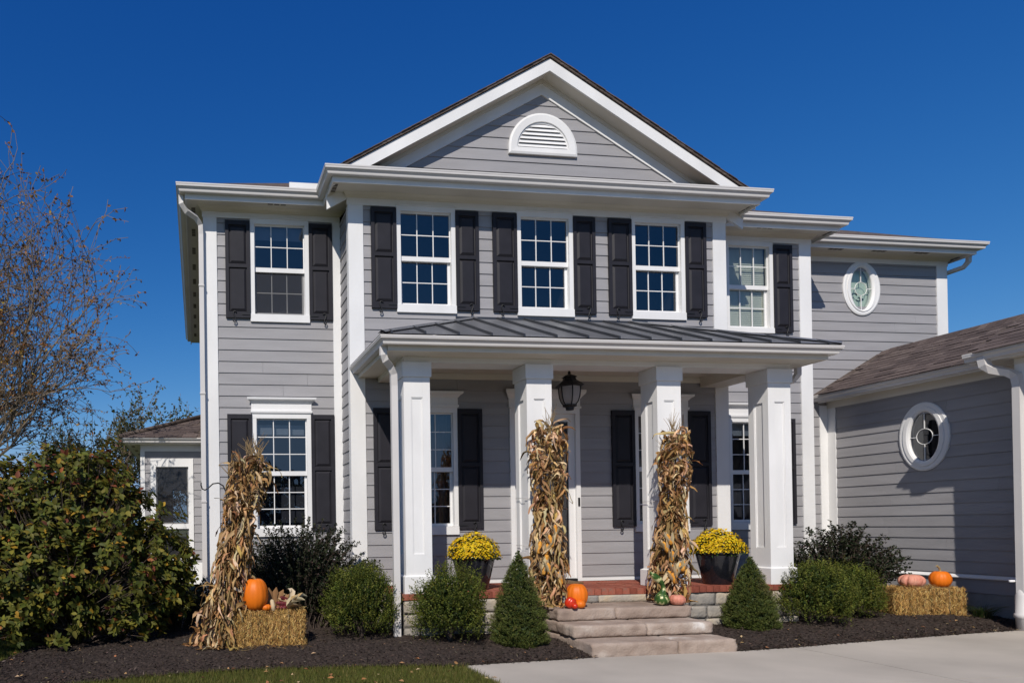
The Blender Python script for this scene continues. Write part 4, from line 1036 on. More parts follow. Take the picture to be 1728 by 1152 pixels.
pts = [(gx, gy, gz+.004), (gx, gy, gz+.03), (gx, gy, gz+.075), (gx, gy, gz+.12), (gx+.01, gy, gz+.155), (gx+.025, gy, gz+.20), (gx+.018, gy, gz+.25), (gx-.005, gy, gz+.29), (gx-.045, gy, gz+.33), (gx-.10, gy, gz+.375), (gx-.135, gy, gz+.405), (gx-.155, gy, gz+.43)]
V, F = tube_mesh(pts, [.035, .082, .094, .075, .045, .026, .024, .032, .046, .042, .022, .008], 18); mobj('skin', V, F, 'gourd', sg, True)
tube('stem', [(gx-.152, gy, gz+.426), (gx-.172, gy, gz+.445), (gx-.185, gy, gz+.44)], .007, 'stem', sg, 6)

# ================================================================== STRAW BALES
STRAW = [(.40, .225, .066), (.53, .325, .105), (.26, .135, .04), (.64, .45, .18), (.15, .072, .024)]
def bale(c, L_, D_, H_, yaw, label, seed):
    rng = np.random.default_rng(seed); root = thing('straw_bale', c, label, 'straw bale', 'straw bales in the mulch beds')
    ca, sa = math.cos(yaw), math.sin(yaw)
    def T(p): p = np.asarray(p); return np.c_[c[0]+p[:, 0]*ca-p[:, 1]*sa, c[1]+p[:, 0]*sa+p[:, 1]*ca, c[2]+p[:, 2]]
    bm = bmesh.new(); bmesh.ops.create_cube(bm, size=1)
    for v in bm.verts: v.co = Vector((v.co.x*(L_-.05), v.co.y*(D_-.05), H_/2+v.co.z*(H_-.05)))
    bmesh.ops.bevel(bm, geom=bm.edges[:], offset=.07, segments=2, affect='EDGES'); bmesh.ops.subdivide_edges(bm, edges=bm.edges[:], cuts=4, use_grid_fill=True)
    for v in bm.verts: v.co += Vector((rng.uniform(-1, 1), rng.uniform(-1, 1), rng.uniform(-1, 1)))*.012
    for v in bm.verts: x, y, z = v.co; v.co = Vector((c[0]+x*ca-y*sa, c[1]+x*sa+y*ca, c[2]+z))
    me = bpy.data.meshes.new('straw_core'); bm.to_mesh(me); bm.free(); me.materials.append(MT['straw_core']); link(bpy.data.objects.new('straw_block', me), root)
    n = 8200; face = rng.choice(4, n, p=[.5, .25, .15, .10]); P = np.zeros((n, 3)); Dv = np.zeros((n, 3)); Nn_ = np.zeros((n, 3))
    u = rng.uniform(-.5, .5, n); w = rng.uniform(0, 1, n); j = rng.uniform(-.012, .02, n)+rng.exponential(.006, n)
    # bulge with the flakes
    fl = .014*np.sin(u*L_*70)+.012*np.sin(u*L_*23+seed)+.022*(1-(2*w-1)**2)*(.6+.4*np.sin(u*L_*9+seed))-.02*(2*np.abs(u))**4
    for k, (sel) in enumerate([face == 0, face == 1, face == 2, face == 3]):
        m_ = sel.sum()
        if k == 0: P[sel] = np.c_[u[sel]*L_, -D_/2+.012-fl[sel]-j[sel], w[sel]*H_]; Nn_[sel] = (0, -1, 0); Dv[sel] = np.c_[rng.normal(0, .45, m_), rng.normal(0, .18, m_), rng.choice([-1, 1], m_)*rng.uniform(.3, 1, m_)]
        if k == 1: P[sel] = np.c_[u[sel]*L_, (w[sel]-.5)*D_, H_-.012+j[sel]+fl[sel]]; Nn_[sel] = (0, 0, 1); Dv[sel] = np.c_[rng.normal(0, .6, m_), rng.normal(0, .8, m_), rng.normal(.05, .2, m_)]
        if k == 2: P[sel] = np.c_[np.full(m_, -L_/2+.012)-j[sel], u[sel]*D_, w[sel]*H_]; Nn_[sel] = (-1, 0, 0); Dv[sel] = np.c_[rng.normal(0, .2, m_), rng.normal(0, .7, m_), rng.normal(0, .7, m_)]
        if k == 3: P[sel] = np.c_[np.full(m_, L_/2-.012)+j[sel], u[sel]*D_, w[sel]*H_]; Nn_[sel] = (1, 0, 0); Dv[sel] = np.c_[rng.normal(0, .2, m_), rng.normal(0, .7, m_), rng.normal(0, .7, m_)]
    ln = rng.uniform(.025, .10, n); Dv = unit(Dv); P = P-Dv*ln[:, None]/2
    V, F, C = leaf_arrays(P, Dv, Nn_+.3*rng.normal(size=(n, 3)), ln, rng.uniform(.003, .0075, n), palette(n, STRAW, [4, 4, 3, 2, 2], .2, rng), .1)
    # loose ends sticking out and straw spilt at the foot
    m_ = 520; P2 = np.c_[rng.uniform(-.52, .52, m_)*L_, -D_/2-rng.exponential(.05, m_), rng.uniform(.0, .02, m_)]; D2 = np.c_[rng.normal(size=m_), rng.normal(size=m_), rng.uniform(-.1, .35, m_)]
    V2, F2, C2 = leaf_arrays(P2, D2, np.tile([0., 0, 1], (m_, 1))+.2*rng.normal(size=(m_, 3)), rng.uniform(.04, .13, m_), rng.uniform(.003, .006, m_), palette(m_, STRAW, [4, 4, 3, 2, 1], .2, rng), .1)
    m3 = 260; P3 = np.c_[rng.uniform(-.5, .5, m3)*L_, rng.uniform(-.5, .5, m3)*D_, np.full(m3, H_)-.01]; D3 = np.c_[rng.normal(0, 1, m3), rng.normal(0, 1, m3), rng.uniform(.1, .8, m3)]
    V3, F3, C3 = leaf_arrays(P3, D3, rand_unit(m3, rng), rng.uniform(.03, .09, m3), .005, palette(m3, STRAW, [4, 4, 3, 2, 1], .2, rng), .1)
    V, F, C = join_arrays([(V, F, C), (V2, F2, C2), (V3, F3, C3)])
    npobj('straw', T(V), F, 'chip', root, C, kind='stuff')
    for s in (-.22, .22):
        q = np.array([(s*L_*1.2, -D_/2-.006, 0.02), (s*L_*1.2, -D_/2-.012, H_*.5), (s*L_*1.2, -D_/2-.004, H_-.01), (s*L_*1.2, -D_/2+.03, H_+.006), (s*L_*1.2, D_/2, H_+.006)]); tube('twine', [tuple(x) for x in T(q)], .0035, 'twine', root, 5)
bale((.84, 8.60, .075), .86, .46, .43, 0.0, 'golden straw bale holding the tall pumpkin left of the porch', 5)
bale((10.79, 9.20, .06), .95, .44, .42, -.28, 'golden straw bale holding two pumpkins by the garage wall', 6)

# ================================================================== CORN SHOCKS
HUSK = [(.38, .22, .095), (.49, .32, .165), (.27, .145, .055), (.60, .445, .27), (.17, .085, .03), (.42, .245, .085)]
def corn_shock(name, base, top, prof, nst, nlf, label, seed, ears=0, tassels=14, sep=90, z_leaf=(.02, .98)):
    """prof: [(t, radius)] along base->top; stalks follow it, dry leaves hang from them"""
    rng = np.random.default_rng(seed); root = thing(name, base, label, 'corn stalks', 'bundles of dried corn stalks')
    B = np.array(base, float); Tp = np.array(top, float); pt = np.array([p[0] for p in prof]); pr_ = np.array([p[1] for p in prof])
    def axis(t): return B+(Tp-B)*t
    def rad(t): return np.interp(t, pt, pr_)
    Hh = np.linalg.norm(Tp-B); VS = []; FS_ = []; k = 0
    sa = []
    for i in range(nst):
        a = rng.uniform(0, 2*math.pi); q = math.sqrt(rng.uniform(0, 1)); tmax = rng.uniform(.84, 1.03); dr_ = rng.normal(0, .25); pts = []
        for t in np.linspace(.0, tmax, 9):
            r_ = rad(t)*q*.85; an = a+dr_*t; pts.append(axis(t)+np.array([math.cos(an)*r_, math.sin(an)*r_, 0])+rng.normal(0, .006, 3))
        V, F = tube_mesh(pts, [.013-.008*j/8 for j in range(9)], 6); VS += [tuple(v) for v in V]; FS_ += [tuple(x+k for x in f) for f in F]; k += len(V); sa.append(pts)
    cs_ = palette(1, [(.36, .25, .11)], [1])
    me = mesh_from(VS, FS_, 'husk'); at_ = me.color_attributes.new('col', 'FLOAT_COLOR', 'POINT')
    cc = np.c_[np.array([.33, .225, .095])*(1+.25*rng.uniform(-1, 1, (len(VS), 1))), np.ones(len(VS))]; at_.data.foreach_set('color', cc.astype(np.float32).ravel())
    link(bpy.data.objects.new('stalks', me), root)
    ribs = []
    for i in range(nlf):
        t = rng.uniform(*z_leaf); a = rng.uniform(0, 2*math.pi); r_ = rad(t)*rng.uniform(.45, 1.0); free = rng.uniform() < .22; o = np.array([math.cos(a), math.sin(a), 0.]); ta = np.array([-math.sin(a), math.cos(a), 0.])
        p = axis(t)+o*r_; L_ = rng.uniform(.14, .42)*(1 if t > .25 else .85); w0 = rng.uniform(.018, .046); m_ = 8; pts = [p]
        up_first = rng.uniform() < (.7 if t > .66 else .2); v = (np.array([0, 0, .9]) if up_first else np.array([0, 0, -.35]))+o*rng.uniform(.15, .75)+ta*rng.normal(0, .4)
        for j in range(m_-1):
            v = v/np.linalg.norm(v); pts.append(pts[-1]+v*L_/(m_-1)); v = v+np.array([0, 0, -rng.uniform(.0, .75)])+o*rng.normal(-.02, .22)+ta*rng.normal(0, .42)
            if pts[-1][2] < B[2]+.02: pts[-1][2] = B[2]+.02; v[2] = abs(v[2])*.1
            # keep hanging blades near the bundle
            ax = axis(np.clip((pts[-1][2]-B[2])/(Tp[2]-B[2]), 0, 1)); d2 = pts[-1]-ax; d2[2] = 0; lim = rad(np.clip((pts[-1][2]-B[2])/(Tp[2]-B[2]), 0, 1))*1.25+.03
            dl = np.linalg.norm(d2)
            if dl > lim and not free: pts[-1] = pts[-1]-d2/dl*(dl-lim)*.8
        wid = [w0*s for s in (.5, .85, 1, 1, .9, .7, .42, .08)]
        V, F = ribbon(np.array(pts), wid, rng.uniform(-1.5, 1.5), rng.normal(0, 2.6), rng.uniform(.1, .6), o); V = V+rng.normal(0, .0045, V.shape)
        c_ = palette(1, HUSK, [4, 4, 3, 3, 2, 2], .32, rng)[0]; ribs.append((V, F, np.tile(c_, (len(V), 1))*(1+.12*rng.uniform(-1, 1, (len(V), 1))), p[1]-.3*abs(rng.normal())))
    order = np.argsort([r_[3] for r_ in ribs]); front_ = set(order[:sep].tolist())
    for i in front_: npobj('husk_leaf', ribs[i][0], ribs[i][1], 'husk', root, ribs[i][2])
    rest = [r_[:3] for i, r_ in enumerate(ribs) if i not in front_]; V, F, C = join_arrays(rest); npobj('husk_leaves', V, F, 'husk', root, C, kind='stuff')
    for i in range(tassels):
        p = Vector(sa[i % nst][-1]); d0 = (Vector((rng.normal(0, .35), rng.normal(0, .3), 1))).normalized(); mb = MB()
        for j in range(6):
            d = (d0+Vector((rng.normal(0, .28), rng.normal(0, .28), rng.uniform(-.1, .1)))).normalized(); L_ = rng.uniform(.16, .32); q = p+d0*rng.uniform(0, .08)
            V, F = tube_mesh([q, q+d*L_*.5, q+d*L_+Vector((0, 0, -.02))], [.0035, .003, .0015], 4); mb.add(V, F)
        o = mb.build('tassel', 'husk', root); at_ = o.data.color_attributes.new('col', 'FLOAT_COLOR', 'POINT'); at_.data.foreach_set('color', np.tile(np.array([.33, .23, .12, 1], np.float32), len(o.data.vertices)))
    for i in range(ears):
        t = rng.uniform(.12, .40); a = -math.pi/2+rng.uniform(-1.15, 1.15); o = np.array([math.cos(a), math.sin(a), 0.]); p = axis(t)+o*(rad(t)+.045); tilt = rng.normal(0, .35)
        d = Vector((math.sin(tilt), o[1]*.1, math.cos(tilt))).normalized()*rng.choice([1, -1], p=[.75, .25]); L_ = rng.uniform(.13, .17); pts = [Vector(p)+d*L_*s for s in (0, .15, .4, .7, .9, 1)]
        V, F = tube_mesh(pts, [.020, .027, .029, .026, .018, .006], 10); e_ = mobj('corn_ear', V, F, 'kernel', root, True)
        for j in range(5):
            aa = 2*math.pi*j/5+rng.uniform(-.3, .3); s0 = Vector((math.cos(aa), math.sin(aa)*.7, 0)); q = [np.array(pts[0]+s0*.012), np.array(pts[1]+s0*.03), np.array(pts[3]+s0*(.045+.03*rng.uniform())), np.array(pts[5]+s0*(.05+.06*rng.uniform())+d*.03)]
            V, F = ribbon(np.array(q), [.03, .05, .045, .008], rng.uniform(-.4, .4), rng.normal(0, .5), .35, np.array(d))
            npobj('husk', V, F, 'husk', e_, np.tile(palette(1, [(.58, .46, .29), (.50, .38, .22)], [1, 1], .12, rng), (len(V), 1)))
    return root
s1 = corn_shock('corn_shock', (.19, 8.54, .075), (.66, 8.56, 2.36), [(0, .30), (.12, .25), (.35, .185), (.55, .13), (.68, .14), (.85, .21), (1, .16)], 26, 760, 'tall bundle of dried corn stalks standing beside the left straw bale', 21, 0, 18, 90)
s2 = corn_shock('corn_shock', (4.42, 8.42, .455), (4.49, 8.46, 2.76), [(0, .16), (.12, .155), (.3, .175), (.5, .10), (.7, .15), (.88, .17), (1, .10)], 20, 640, 'dried corn stalks with yellow ears at the left end of the top step', 22, 9, 10, 90)
s3 = corn_shock('corn_shock', (6.12, 8.46, .455), (6.30, 8.48, 2.66), [(0, .17), (.2, .185), (.4, .135), (.58, .085), (.78, .135), (.9, .14), (1, .09)], 20, 600, 'dried corn stalks with yellow ears at the right end of the top step', 23, 9, 14, 90)
for rt_, cx, z in ((s2, 4.536, 1.86), (s2, 4.536, 1.22), (s3, 6.423, 1.80)):   # wire tying each bundle to its column
    tube('tie_wire', [(cx-.20, 9.1, z), (cx-.20, 8.765, z), (cx-.02, 8.66, z-.01), (cx+.2, 8.765, z+.01), (cx+.2, 9.1, z)], .0035, 'gutter', rt_, 5)

# shepherd's crook standing behind the left bundle
hk = thing('plant_hanger', (.34, 8.95, .06), 'black curled iron plant hook behind the left corn bundle', 'plant hook')
tube('rod', [(.36, 8.95, .05), (.36, 8.95, 1.90), (.355, 8.95, 1.97), (.32, 8.95, 2.05), (.26, 8.95, 2.085), (.19, 8.95, 2.075), (.13, 8.95, 2.02), (.09, 8.95, 1.995), (.055, 8.95, 2.01), (.04, 8.95, 2.06), (.042, 8.95, 2.09)], .0085, 'iron', hk, 8)

# things lying on the left bale: two bundles of indian corn
def indian(c, ang, label, n=2, seed=1):
    rng = np.random.default_rng(seed); root = thing('indian_corn', c, label, 'corn', 'indian corn lying on the left bale')
    for i in range(n):
        d = Vector((math.cos(ang+i*.5), math.sin(ang+i*.5)*.5, .18*i)).normalized(); b0 = Vector(c)+Vector((.03*i, .06*i, .03+.028*i))
        pts = [b0+d*.17*s for s in (0, .15, .4, .7, .9, 1)]; V, F = tube_mesh(pts, [.02, .027, .028, .025, .017, .006], 10); e_ = mobj('corn_ear', V, F, 'maroon', root, True)
        for j in range(8):
            q = [np.array(b0)]; v = np.array(-d)+rng.normal(0, .55, 3); v[2] = abs(v[2])+.15; L_ = rng.uniform(.14, .27)
            for s in range(4): q.append(q[-1]+v/np.linalg.norm(v)*L_/4); v = v+rng.normal(0, .25, 3)
            V, F = ribbon(np.array(q), [.03, .06, .065, .045, .006], rng.uniform(-1, 1), rng.normal(0, .8), .3)
            npobj('husk', V, F, 'husk', e_, np.tile(palette(1, [(.60, .50, .34), (.52, .40, .24), (.40, .27, .13)], [2, 2, 1], .12, rng), (len(V), 1)))
indian((1.06, 8.46, BZ1), math.pi*.95, 'maroon indian corn with pale husks on the left bale', 3, 4)
ol = thing('oak_leaves', (.90, 8.58, BZ1), 'large brown dried leaves behind the tiny pumpkin on the left bale', 'leaves')
for i in range(6):
    a = math.pi/2+(i-2.5)*.35; q = [np.array((.90, 8.58, BZ1))+np.array((math.cos(a)*s, -.02*i+.03, math.sin(a)*s)) for s in (0, .08, .15, .21, .275)]
    V, F = ribbon(np.array(q), [.012, .085, .06, .075, .008], .25*(i-3), .4, .2, np.array([0, 1., 0])); npobj('leaf', V, F, 'oakleaf', ol, np.tile([(.27, .145, .065)], (len(V), 1)))
cobo = thing('corn_cob', (.895, 8.40, BZ1), 'pale bare corn cob beside the tiny pumpkin on the left bale', 'corn cob')
V, F = tube_mesh([(.89, 8.40, BZ1), (.885, 8.41, BZ1+.06), (.875, 8.43, BZ1+.125), (.872, 8.435, BZ1+.135)], [.027, .028, .024, .008], 10); mobj('cob', V, F, 'husk', cobo, True).data.color_attributes.new('col', 'FLOAT_COLOR', 'POINT').data.foreach_set('color', np.tile(np.array([.60, .47, .30, 1], np.float32), len(V)))

# ================================================================== SHRUBS
def dirs(n, rng, zmin=-.3):
    d = rand_unit(n*3, rng); d = d[d[:, 2] > zmin][:n]; return d
def lumps(d, seed, amp=.12):
    return 1+amp*(np.sin(d[:, 0]*4.1+seed)+np.sin(d[:, 1]*5.3+seed*2)+np.sin(d[:, 2]*6.7+d[:, 0]*3+seed*3))/2.2
def boxwood(c, r, h, label, seed, nsh=1250):
    rng = np.random.default_rng(seed); root = thing('boxwood', c, label, 'boxwood', 'round green boxwoods along the porch')
    d = dirs(nsh, rng, -.45); n = len(d); S = np.array([r, r, h*.52]); c0 = np.array(c)+[0, 0, h*.47]
    tip = c0+d*S*lumps(d, seed, .13)[:, None]*(rng.uniform(.84, 1.12, (n, 1))+.16*(rng.uniform(size=(n, 1)) < .06)); sh = unit(d*.55+np.array([0, 0, .85])+.22*rng.normal(size=(n, 3))); L_ = rng.uniform(.09, .26, n)
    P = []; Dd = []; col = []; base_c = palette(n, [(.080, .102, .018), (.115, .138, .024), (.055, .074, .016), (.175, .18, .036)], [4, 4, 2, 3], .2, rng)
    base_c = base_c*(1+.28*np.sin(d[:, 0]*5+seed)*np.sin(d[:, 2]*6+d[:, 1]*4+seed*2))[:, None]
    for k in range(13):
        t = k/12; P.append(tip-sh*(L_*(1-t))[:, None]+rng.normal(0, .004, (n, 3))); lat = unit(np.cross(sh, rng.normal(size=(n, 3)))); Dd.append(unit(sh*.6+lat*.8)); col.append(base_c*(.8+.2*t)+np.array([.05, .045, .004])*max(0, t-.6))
    P = np.concatenate(P); Dd = np.concatenate(Dd); col = np.concatenate(col); m_ = len(P)
    V, F, C = leaf_arrays(P, Dd, rand_unit(m_, rng), rng.uniform(.018, .029, m_), rng.uniform(.010, .016, m_), col)
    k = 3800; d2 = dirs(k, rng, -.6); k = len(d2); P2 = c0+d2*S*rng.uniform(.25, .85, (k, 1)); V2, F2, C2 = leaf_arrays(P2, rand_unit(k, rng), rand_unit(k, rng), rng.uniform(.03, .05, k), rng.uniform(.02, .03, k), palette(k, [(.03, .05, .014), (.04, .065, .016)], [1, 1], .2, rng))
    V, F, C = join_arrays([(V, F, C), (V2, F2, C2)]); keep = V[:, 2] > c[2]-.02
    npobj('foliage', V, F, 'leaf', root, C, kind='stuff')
    mb = MB()
    for i in range(14):
        a = rng.uniform(0, 6.28); q = Vector(c); e = Vector((c[0]+math.cos(a)*r*.6, c[1]+math.sin(a)*r*.6, c[2]+h*rng.uniform(.4, .75))); V, F = tube_mesh([q, q.lerp(e, .5)+Vector((0, 0, .05)), e], [.012, .009, .004], 5); mb.add(V, F)
    mb.build('stems', 'twig', root); return root
boxwood((2.07, 8.80, .07), .45, .99, 'round boxwood right of the left straw bale', 31)
boxwood((3.06, 8.26, .07), .455, .92, 'round boxwood in front of the first porch column', 32)
boxwood((8.42, 8.62, .06), .50, .90, 'round boxwood in front of the rightmost porch column', 33)
boxwood((9.52, 9.12, .06), .40, .80, 'smaller boxwood just left of the right straw bale', 34, 950)

def spruce(c, r, h, label, seed):
    rng = np.random.default_rng(seed); root = thing('dwarf_spruce', c, label, 'conifer', 'cone-shaped dwarf spruces beside the steps')
    n = 5200; t = 1-np.sqrt(rng.uniform(0, 1, n)); t = np.clip(t*1.02, 0, 1); a = rng.uniform(0, 2*math.pi, n)
    o = np.c_[np.cos(a), np.sin(a), np.zeros(n)]
    prof = np.interp(t, [0, .06, .15, .3, .55, .8, .93, 1], [.80, .98, 1.04, .98, .72, .40, .17, .02])
    lob = 1+.085*np.sin(a*5+t*17+seed)+.06*np.sin(a*9-t*29+seed*2)+.05*np.sin(t*47+a*3)
    R_ = r*prof*lob*rng.uniform(.88, 1.04, n); P = np.array(c)+o*R_[:, None]+np.c_[np.zeros((n, 2)), t*h]
    tc = palette(n, [(.078, .098, .020), (.104, .122, .026), (.060, .078, .018), (.130, .130, .032)], [4, 3, 3, 1], .15, rng)
    brown = (np.sin(a*2+seed)+np.sin(t*8+a+seed)) > 1.55; tc[brown] = tc[brown]*.6+np.array([.10, .075, .03])*.5
    PP = []; DD = []; CC = []
    sd_ = unit(o*.75+np.array([0, 0, .55])+.25*rng.normal(size=(n, 3)))
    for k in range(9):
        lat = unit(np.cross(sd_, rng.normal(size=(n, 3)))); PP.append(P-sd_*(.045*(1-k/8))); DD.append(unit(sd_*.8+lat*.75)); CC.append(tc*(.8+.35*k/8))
    PP = np.concatenate(PP); DD = np.concatenate(DD); CC = np.concatenate(CC); m_ = len(PP)
    V, F, C = leaf_arrays(PP, DD, rand_unit(m_, rng), rng.uniform(.016, .026, m_), rng.uniform(.004, .007, m_), CC, .05)
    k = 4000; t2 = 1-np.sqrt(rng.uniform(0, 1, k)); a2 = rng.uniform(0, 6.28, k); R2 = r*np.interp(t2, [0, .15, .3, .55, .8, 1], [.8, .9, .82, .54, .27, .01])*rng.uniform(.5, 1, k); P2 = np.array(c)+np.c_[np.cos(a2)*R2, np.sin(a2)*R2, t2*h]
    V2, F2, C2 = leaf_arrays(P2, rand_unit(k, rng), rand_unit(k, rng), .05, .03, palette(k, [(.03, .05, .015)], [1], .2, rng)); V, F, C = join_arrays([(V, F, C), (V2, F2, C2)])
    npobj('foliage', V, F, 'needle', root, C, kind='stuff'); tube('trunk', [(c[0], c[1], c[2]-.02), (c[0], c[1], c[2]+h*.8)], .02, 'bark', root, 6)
spruce((3.83, 8.0, .06), .31, 1.12, 'cone-shaped dwarf spruce left of the stone steps', 41)
spruce((7.32, 8.45, .06), .30, .98, 'cone-shaped dwarf spruce right of the stone steps', 42)

def arching_shrub(name, c, hw, hd, h, label, seed, nst=170, cols=None, cat='shrub', spread=1.0, leaf=(.030, .048)):
    """many thin arching stems, each lined with small rounded leaves"""
    rng = np.random.default_rng(seed); root = thing(name, c, label, cat); P = []; Dd = []; C = []; mb = MB()
    cols = cols or [(.022, .032, .017), (.036, .046, .022), (.05, .05, .032), (.065, .042, .036)]
    for i in range(nst):
        a = rng.uniform(0, 2*math.pi); q = math.sqrt(rng.uniform(0, 1)); b = np.array(c)+np.array([math.cos(a)*hw*.35*q, math.sin(a)*hd*.35*q, 0]); ex, ey = math.cos(a)*hw*q*spread, math.sin(a)*hd*q*spread
        H_ = h*rng.uniform(.55, 1.02)*(1-.42*q*q); pts = []
        for t in np.linspace(0, 1, 12):
            pts.append(b+np.array([(ex-(b[0]-c[0]))*t**1.35, (ey-(b[1]-c[1]))*t**1.35, H_*(1-(1-t)**1.35) - .10*q*max(0, t-.7)*3*h*.3])+rng.normal(0, .010, 3)*(t > 0))
        V, F = tube_mesh(pts, [.006*(1-.75*k/11) for k in range(12)], 4, False); mb.add(V, F); pts = np.array(pts); T_ = unit(np.gradient(pts, axis=0))
        for s in np.arange(.22, 1.0, .014):
            k = s*11; k0 = int(k); f = k-k0; p = pts[k0]*(1-f)+pts[min(k0+1, 11)]*f; tt = T_[k0]; lat = np.cross(tt, rng.normal(size=3)); lat /= np.linalg.norm(lat)
            P.append(p); Dd.append(tt*.35+lat*.9+np.array([0, 0, .15]))
    P = np.array(P); Dd = np.array(Dd); n = len(P)
    V, F, C = leaf_arrays(P, Dd, np.tile([0, 0, 1.], (n, 1))+.5*rng.normal(size=(n, 3)), rng.uniform(*leaf, n), rng.uniform(leaf[0]*.65, leaf[1]*.7, n), palette(n, cols, [4, 4, 2, 1], .25, rng), .15, .55)
    npobj('foliage', V, F, 'leaf', root, C, kind='stuff'); mb.build('stems', 'twig', root); return root
arching_shrub('dark_shrub', (1.45, 9.78, .08), 1.22, .62, 1.60, 'dark purplish-green shrub under the lower left window', 51, 620, leaf=(.032, .052))
arching_shrub('dark_shrub', (10.12, 9.85, .06), 1.12, .55, 1.46, 'dark purplish-green shrub in the corner by the garage wall', 52, 360, spread=1.05, leaf=(.036, .058))
arching_shrub('ground_shrub', (-.35, 10.1, .05), .75, .6, .95, 'low dark shrub in the shade behind the corn bundle', 53, 120)

# ---- big leafy bush on the left: rosettes of broad leaves, the front 300 as single leaves
def broadleaf_bush():
    rng = np.random.default_rng(61); c = (-1.6, 9.35, .05); root = thing('magnolia_bush', c, 'big leafy bush with yellowing and reddish leaves at the left edge', 'bush')
    blobs = [(-2.75, 9.45, 1.55, .80), (-2.05, 9.5, 1.65, .86), (-1.5, 9.45, 1.80, .80), (-1.0, 9.5, 1.55, .68), (-.62, 9.4, 1.12, .58), (-1.2, 9.15, .95, .78), (-2.0, 9.1, .95, .88), (-2.95, 9.2, .95, .85), (-.50, 9.35, .72, .46), (-1.35, 9.6, 2.27, .38), (-1.95, 9.7, 2.30, .36), (-2.6, 9.6, 2.15, .44), (-.95, 9.5, 2.02, .28), (-1.65, 9.5, 2.45, .2), (-3.3, 9.5, 1.3, .8), (-1.7, 8.95, .55, .6), (-2.3, 8.85, .55, .55), (-.85, 9.2, .5, .45), (-.42, 9.3, 1.0, .4)]
    tips = []; outs = []
    for bx, by, bz, br in blobs:
        n = int(165*br*br/.5); d = rand_unit(n, rng); p = np.array([bx, by, bz])+d*br*(rng.uniform(.60, 1.04, (n, 1))+.22*(rng.uniform(size=(n, 1)) < .12)); k = p[:, 2] > .16; tips.append(p[k]); outs.append(d[k])
    tips = np.concatenate(tips); outs = np.concatenate(outs); nt_ = len(tips); P = []; D_ = []; N_ = []; mb = MB()
    stems_ = [Vector((-1.6+rng.normal(0, .22), 9.35+rng.normal(0, .15), .03)) for _ in range(9)]
    for i in range(nt_):
        t = Vector(tips[i]); b = stems_[i % 9]; m_ = b.lerp(t, .55)+Vector((rng.normal(0, .06), rng.normal(0, .06), .12)); V, F = tube_mesh([b, m_, t], [.009, .005, .002], 4, False); mb.add(V, F)
        ax = unit((outs[i]+np.array([0, 0, .55])+.35*rng.normal(size=3))[None])[0]; m2 = rng.integers(9, 14)
        for j in range(m2):
            an = 2.4*j; u_ = np.cross(ax, [.3, .5, .8]); u_ /= np.linalg.norm(u_); w_ = np.cross(ax, u_); o = u_*math.cos(an)+w_*math.sin(an); el = rng.uniform(.1, .75)
            P.append(tips[i]-ax*.012*j); D_.append(o*math.cos(el)+ax*math.sin(el)+np.array([0, 0, -.12])); N_.append(ax+.3*rng.normal(size=3))
    P = np.array(P); D_ = unit(np.array(D_)); N_ = np.array(N_); n = len(P); ln = rng.uniform(.070, .115, n); wd = ln*rng.uniform(.50, .64, n)
    cols = [(.098, .108, .022), (.130, .134, .028), (.066, .078, .020), (.20, .175, .03), (.38, .22, .03), (.30, .105, .035), (.19, .065, .042)]
    col = palette(n, cols, [30, 28, 18, 12, 3.5, 1.6, 1.4], .22, rng)
    hi = (P[:, 2] > 2.0) & (rng.uniform(size=n) < .10); col[hi] = palette(hi.sum(), [(.19, .06, .035), (.24, .15, .03)], [2, 1], .2, rng)
    # 6-vert curved leaf
    s = unit(np.cross(D_, N_)); nn = np.cross(s, D_); L_ = ln[:, None]; W_ = wd[:, None]
    def build(sel):
        b = P[sel]; d = D_[sel]; ss = s[sel]; q = nn[sel]; l = L_[sel]; w = W_[sel]
        V = np.stack([b, b+d*l*.35+ss*w*.46+q*w*.16, b+d*l*.4, b+d*l*.35-ss*w*.46+q*w*.16, b+d*l*.72+ss*w*.34+q*(w*.10-l*.05), b+d*l*.75-q*l*.05, b+d*l*.72-ss*w*.34+q*(w*.10-l*.05), b+d*l-q*l*.13], 1)
        return V
    FT = np.array([(0, 2, 1), (0, 3, 2), (1, 2, 5), (1, 5, 4), (2, 3, 6), (2, 6, 5), (4, 5, 7), (5, 6, 7)])
    depth = P[:, 1]*.99+P[:, 0]*.13; facing = -(D_[:, 1])*0+np.abs(nn[:, 1])*.35; vis = (P[:, 0] > P[:, 1]*-.30) ; score = depth-facing+(~vis)*9; order = np.argsort(score); fr_ = order[:300]; rs_ = order[300:]
    V = build(rs_); k = len(rs_); F = (FT[None]+(np.arange(k)*8)[:, None, None]).reshape(-1, 3); npobj('foliage', V.reshape(-1, 3), F, 'leaf', root, np.repeat(col[rs_], 8, 0), kind='stuff', smooth=True)
    VF = build(fr_)
    for i, q in enumerate(fr_): npobj('leaf', VF[i], FT, 'leaf', root, np.tile(col[q], (8, 1)), smooth=True)
    mb.build('stems', 'twig', root)
broadleaf_bush()

